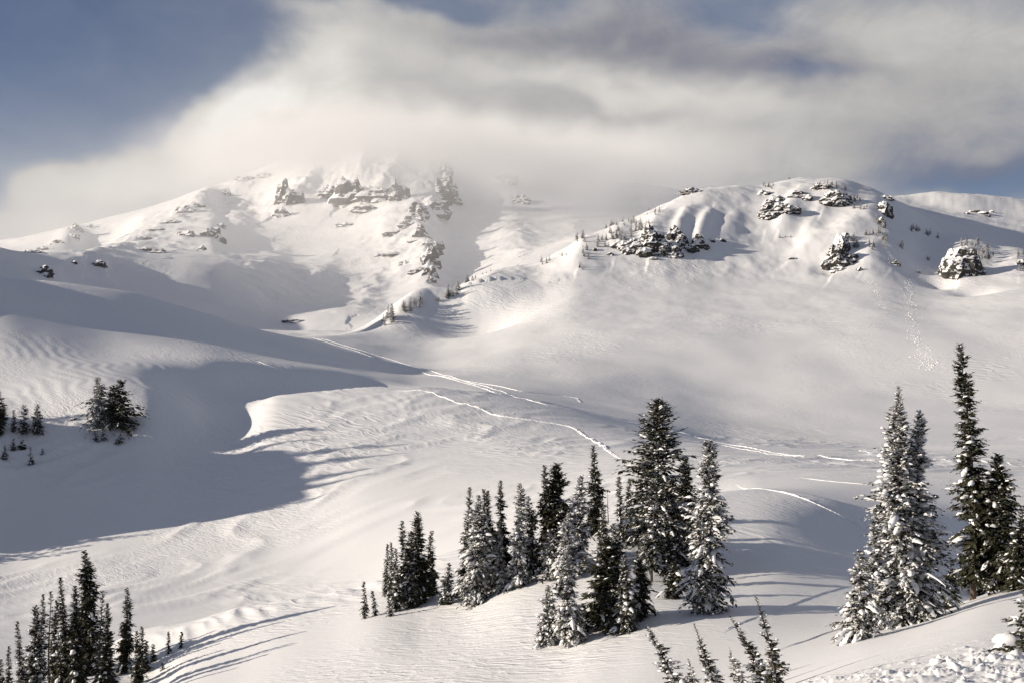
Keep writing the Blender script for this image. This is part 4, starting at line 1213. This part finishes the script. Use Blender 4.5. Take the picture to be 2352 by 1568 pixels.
track('short ski track over the shaded hump left of the right hand firs', [(1690, 1112), (1750, 1122), (1820, 1135), (1880, 1158), (1930, 1182), (1998, 1220)], 0.26, 0.14, 100, 300, seed=5)
track('faint ski track below the main one at right', [(1620, 1012), (1680, 1026), (1760, 1040), (1860, 1052)], 0.35, 0.12, 200, 480, seed=6)
track('faint ski track above the shaded hump', [(1830, 1095), (1900, 1104), (2035, 1118)], 0.24, 0.07, 150, 330, seed=7)
track('faint ski track behind the right hand firs', [(1950, 1032), (2030, 1038), (2150, 1054), (2260, 1058), (2360, 1066)], 0.35, 0.12, 200, 480, seed=8)
track('thin ski groove running under the short snowy fir at right', [(1948, 1344), (1870, 1370), (1780, 1402), (1700, 1430), (1655, 1452)], 0.16, 0.07, 80, 150, seed=9)
track('thin ski groove in the foreground below the short snowy fir', [(1962, 1434), (1900, 1452), (1850, 1472), (1790, 1490)], 0.14, 0.07, 50, 110, seed=10)
track('looping ski turns on the shoulder beyond the tree lined nose', [(1108, 665), (1118, 640), (1140, 628), (1180, 628), (1205, 637), (1190, 652), (1150, 658)], 0.55, 0.14, 700, 1000, seed=11)
track('short track segment on the rippled brow at left', [(588, 828), (610, 836), (650, 850)], 0.4, 0.22, 330, 480, seed=12)


# ------------------------------------------------------------------ lumps of slid snow
def lumps(name, label, pts, sizes, seed, src=None):
    v0, f0 = src or ICO1
    g = np.random.default_rng(seed); n = len(pts)
    sc_ = sizes[:, None] * g.uniform(0.6, 1.3, (n, 3)) * np.array([1, 1, 0.7])
    q = v0[None] * (1 + 0.35 * g.uniform(-1, 1, (n, len(v0), 1))) * sc_[:, None, :]
    a = g.uniform(0, 6.28, n); c, s = np.cos(a)[:, None], np.sin(a)[:, None]
    q = np.stack([q[..., 0] * c - q[..., 1] * s, q[..., 0] * s + q[..., 1] * c, q[..., 2]], -1) + pts[:, None, :]
    f = (f0[None] + (np.arange(n) * len(v0))[:, None, None]).reshape(-1, 3)
    return link(name, mesh_from(name, q.reshape(-1, 3), f, [M_TREESNOW]), None, label, None, None, 'stuff')


g = np.random.default_rng(3)
pp = []
for i in range(520):
    t = g.uniform(0, 1); uu = np.interp(t, [0, .3, .6, .85, 1], [2086, 2093, 2104, 2118, 2134]) + g.normal(0, 1) * (6 + 7 * t); vv = 645 + 200 * t + g.normal(0, 3)
    pp.append(pick(uu, vv, 560, 1000))
for i in range(110):
    t = g.uniform(0, 1); pp.append(pick(2000 + 35 * t + g.normal(0, 5), 645 + 75 * t, 560, 1000))
pp = np.array(pp)
lumps('slide_debris', 'strip of rough slid snow lumps running down the bowl', pp, g.uniform(0.2, 0.6, len(pp)) ** 1.5, 5)


# churned snow at the lower right corner
def churned():
    uu = np.linspace(1640, 2480, 330); yy = np.geomspace(15, 46, 210)
    U, Y = np.meshgrid(uu, yy); X = (U - U0) / F * Y
    Z = gz(X, Y); V = project_v(Z, Y)
    edge = np.interp(U, [1640, 1880, 2050, 2200, 2352, 2480], [1640, 1560, 1520, 1488, 1452, 1420])
    wob = 34 * fbm(X / 1.4, Y / 1.4, 4, 5, 0.6)
    m = sstep(-12, 60, V - edge + wob)
    b = np.abs(fbm(X / 0.9, Y / 0.9, 4, 61, 0.6)) * 0.22 + fbm(X / 0.4, Y / 0.4, 3, 63, 0.6) * 0.07 + fbm(X / 0.14, Y / 0.14, 2, 65) * 0.03
    big = sstep(-0.1, 0.5, fbm(X / 2.4, Y / 2.4, 2, 66))
    Z2 = Z + np.where(m > 0, m * (0.02 + b * (0.35 + 0.65 * big)), 0) - 0.03 * (m <= 0.0)
    i = np.arange(U.size).reshape(U.shape)
    f = np.stack([i[:-1, :-1], i[:-1, 1:], i[1:, 1:], i[1:, :-1]], -1).reshape(-1, 4)
    keep = (m.ravel()[f] > 0).any(1)
    link('churned_snow', mesh_from('churned_snow', np.stack([X, Y, Z2], -1).reshape(-1, 3), f[keep], [M_TREESNOW]), None,
         'trampled lumpy snow at the lower right corner', None, None, 'stuff')
    g = np.random.default_rng(12)
    k = g.choice(np.flatnonzero((m.ravel() > 0.3)), 900)
    pts = np.stack([X, Y, Z2], -1).reshape(-1, 3)[k]; pts[:, :2] += g.uniform(-0.1, 0.1, (900, 2))
    lumps('snow_clods', 'loose snow clods on the trampled snow at the lower right', pts, 0.015 + 0.14 * g.uniform(0, 1, 900) ** 5, 9, ICO2)


churned()


# ------------------------------------------------------------------ cloud lying on the upper mountain
def cloud_bank():
    x0, x1, y0, y1, z0, z1 = -2000, 700, 2100, 4900, 10, 860
    v = np.array([[x, y, z] for z in (z0, z1) for y in (y0, y1) for x in (x0, x1)], float)
    f = np.array([[0, 2, 3, 1], [4, 5, 7, 6], [0, 1, 5, 4], [2, 6, 7, 3], [0, 4, 6, 2], [1, 3, 7, 5]])
    m = bpy.data.materials.new('cloud'); m.use_nodes = True
    nt = m.node_tree; nt.nodes.clear(); L = nt.links
    out = nt.nodes.new('ShaderNodeOutputMaterial')
    pv = nt.nodes.new('ShaderNodeVolumePrincipled')
    pv.inputs['Color'].default_value = (0.97, 0.97, 0.97, 1); pv.inputs['Anisotropy'].default_value = 0.0
    tc = nt.nodes.new('ShaderNodeTexCoord'); sx = nt.nodes.new('ShaderNodeSeparateXYZ'); L.new(tc.outputs['Object'], sx.inputs[0])
    # underside of the cloud, as a height for each x
    rp = nt.nodes.new('ShaderNodeMapRange'); rp.inputs['From Min'].default_value = x0; rp.inputs['From Max'].default_value = x1
    L.new(sx.outputs[0], rp.inputs['Value'])
    cr = nt.nodes.new('ShaderNodeValToRGB'); cr.color_ramp.interpolation = 'EASE'
    und = [(-2000, 400), (-1100, 430), (-985, 455), (-604, 515), (-413, 520), (-223, 512), (-96, 475), (157, 440), (411, 440), (700, 440)]
    el = cr.color_ramp.elements
    while len(el) < len(und):
        el.new(0.5)
    for e, (xx, zz) in zip(el, und):
        e.position = (xx - x0) / (x1 - x0); g_ = (zz - z0) / (z1 - z0); e.color = (g_, g_, g_, 1)
    L.new(rp.outputs[0], cr.inputs[0])
    low = math_n(nt, 'ADD', math_n(nt, 'MULTIPLY', cr.outputs[0], z1 - z0), z0)
    nz = N(nt, 'ShaderNodeTexNoise', i_Scale=0.0055, i_Detail=3.0, i_Roughness=0.55)
    L.new(tc.outputs['Object'], nz.inputs['Vector'])
    # the cloud follows the mountain's slope
    hug = math_n(nt, 'MULTIPLY', math_n(nt, 'SUBTRACT', sx.outputs[1], 3600.0), -0.15)
    h = math_n(nt, 'SUBTRACT', math_n(nt, 'ADD', sx.outputs[2], hug), low)
    h = math_n(nt, 'ADD', h, math_n(nt, 'MULTIPLY', math_n(nt, 'SUBTRACT', nz.outputs[0], 0.5), 330.0))
    r = N(nt, 'ShaderNodeMapRange', interpolation_type='SMOOTHSTEP')
    r.inputs['From Min'].default_value = -60.0; r.inputs['From Max'].default_value = 90.0
    L.new(h, r.inputs['Value'])
    top = N(nt, 'ShaderNodeMapRange', interpolation_type='SMOOTHSTEP')
    top.inputs['From Min'].default_value = 80.0; top.inputs['From Max'].default_value = 200.0
    top.inputs['To Min'].default_value = 1.0; top.inputs['To Max'].default_value = 0.0
    L.new(h, top.inputs['Value'])
    den = math_n(nt, 'MULTIPLY', math_n(nt, 'MULTIPLY', r.outputs[0], DENSITY), top.outputs[0])
    for k, lo, hi in ((0, -1150.0, -560.0), (1, 2850.0, 3150.0)):            # the thick part sits round the summit
        q = N(nt, 'ShaderNodeMapRange', interpolation_type='SMOOTHSTEP')
        q.inputs['From Min'].default_value = lo; q.inputs['From Max'].default_value = hi
        L.new(sx.outputs[k], q.inputs['Value']); den = math_n(nt, 'MULTIPLY', den, q.outputs[0])
    thin = N(nt, 'ShaderNodeMapRange', interpolation_type='SMOOTHSTEP')       # thin mist lower down, gone above the ridges
    thin.inputs['From Min'].default_value = 260.0; thin.inputs['From Max'].default_value = 620.0
    thin.inputs['To Min'].default_value = THIN; thin.inputs['To Max'].default_value = 0.0
    L.new(sx.outputs[2], thin.inputs['Value'])
    den = math_n(nt, 'ADD', den, thin.outputs[0])
    # thins out towards every side of the bank
    for k, (a_, b_, c_, d_) in enumerate(((x0, x0 + 500, x1 - 500, x1), (y0, y0 + 250, y1 - 250, y1), (z0, z0 + 60, z1 - 60, z1))):
        for lo, hi in ((a_, b_), (d_, c_)):
            q = N(nt, 'ShaderNodeMapRange', interpolation_type='SMOOTHSTEP')
            q.inputs['From Min'].default_value = min(lo, hi); q.inputs['From Max'].default_value = max(lo, hi)
            if lo > hi:
                q.inputs['To Min'].default_value = 1.0; q.inputs['To Max'].default_value = 0.0
            L.new(sx.outputs[k], q.inputs['Value'])
            den = math_n(nt, 'MULTIPLY', den, q.outputs[0])
    L.new(den, pv.inputs['Density'])
    L.new(pv.outputs[0], out.inputs['Volume'])
    me = mesh_from('cloud', v, f, [m], smooth=False)
    link('cloud', me, kind='stuff', label='soft bright cloud wrapping the top of the mountain')


DENSITY, THIN = 0.0034, 0.00026
cloud_bank()
sc.cycles.volume_step_rate = 2.5
sc.cycles.volume_max_steps = 128
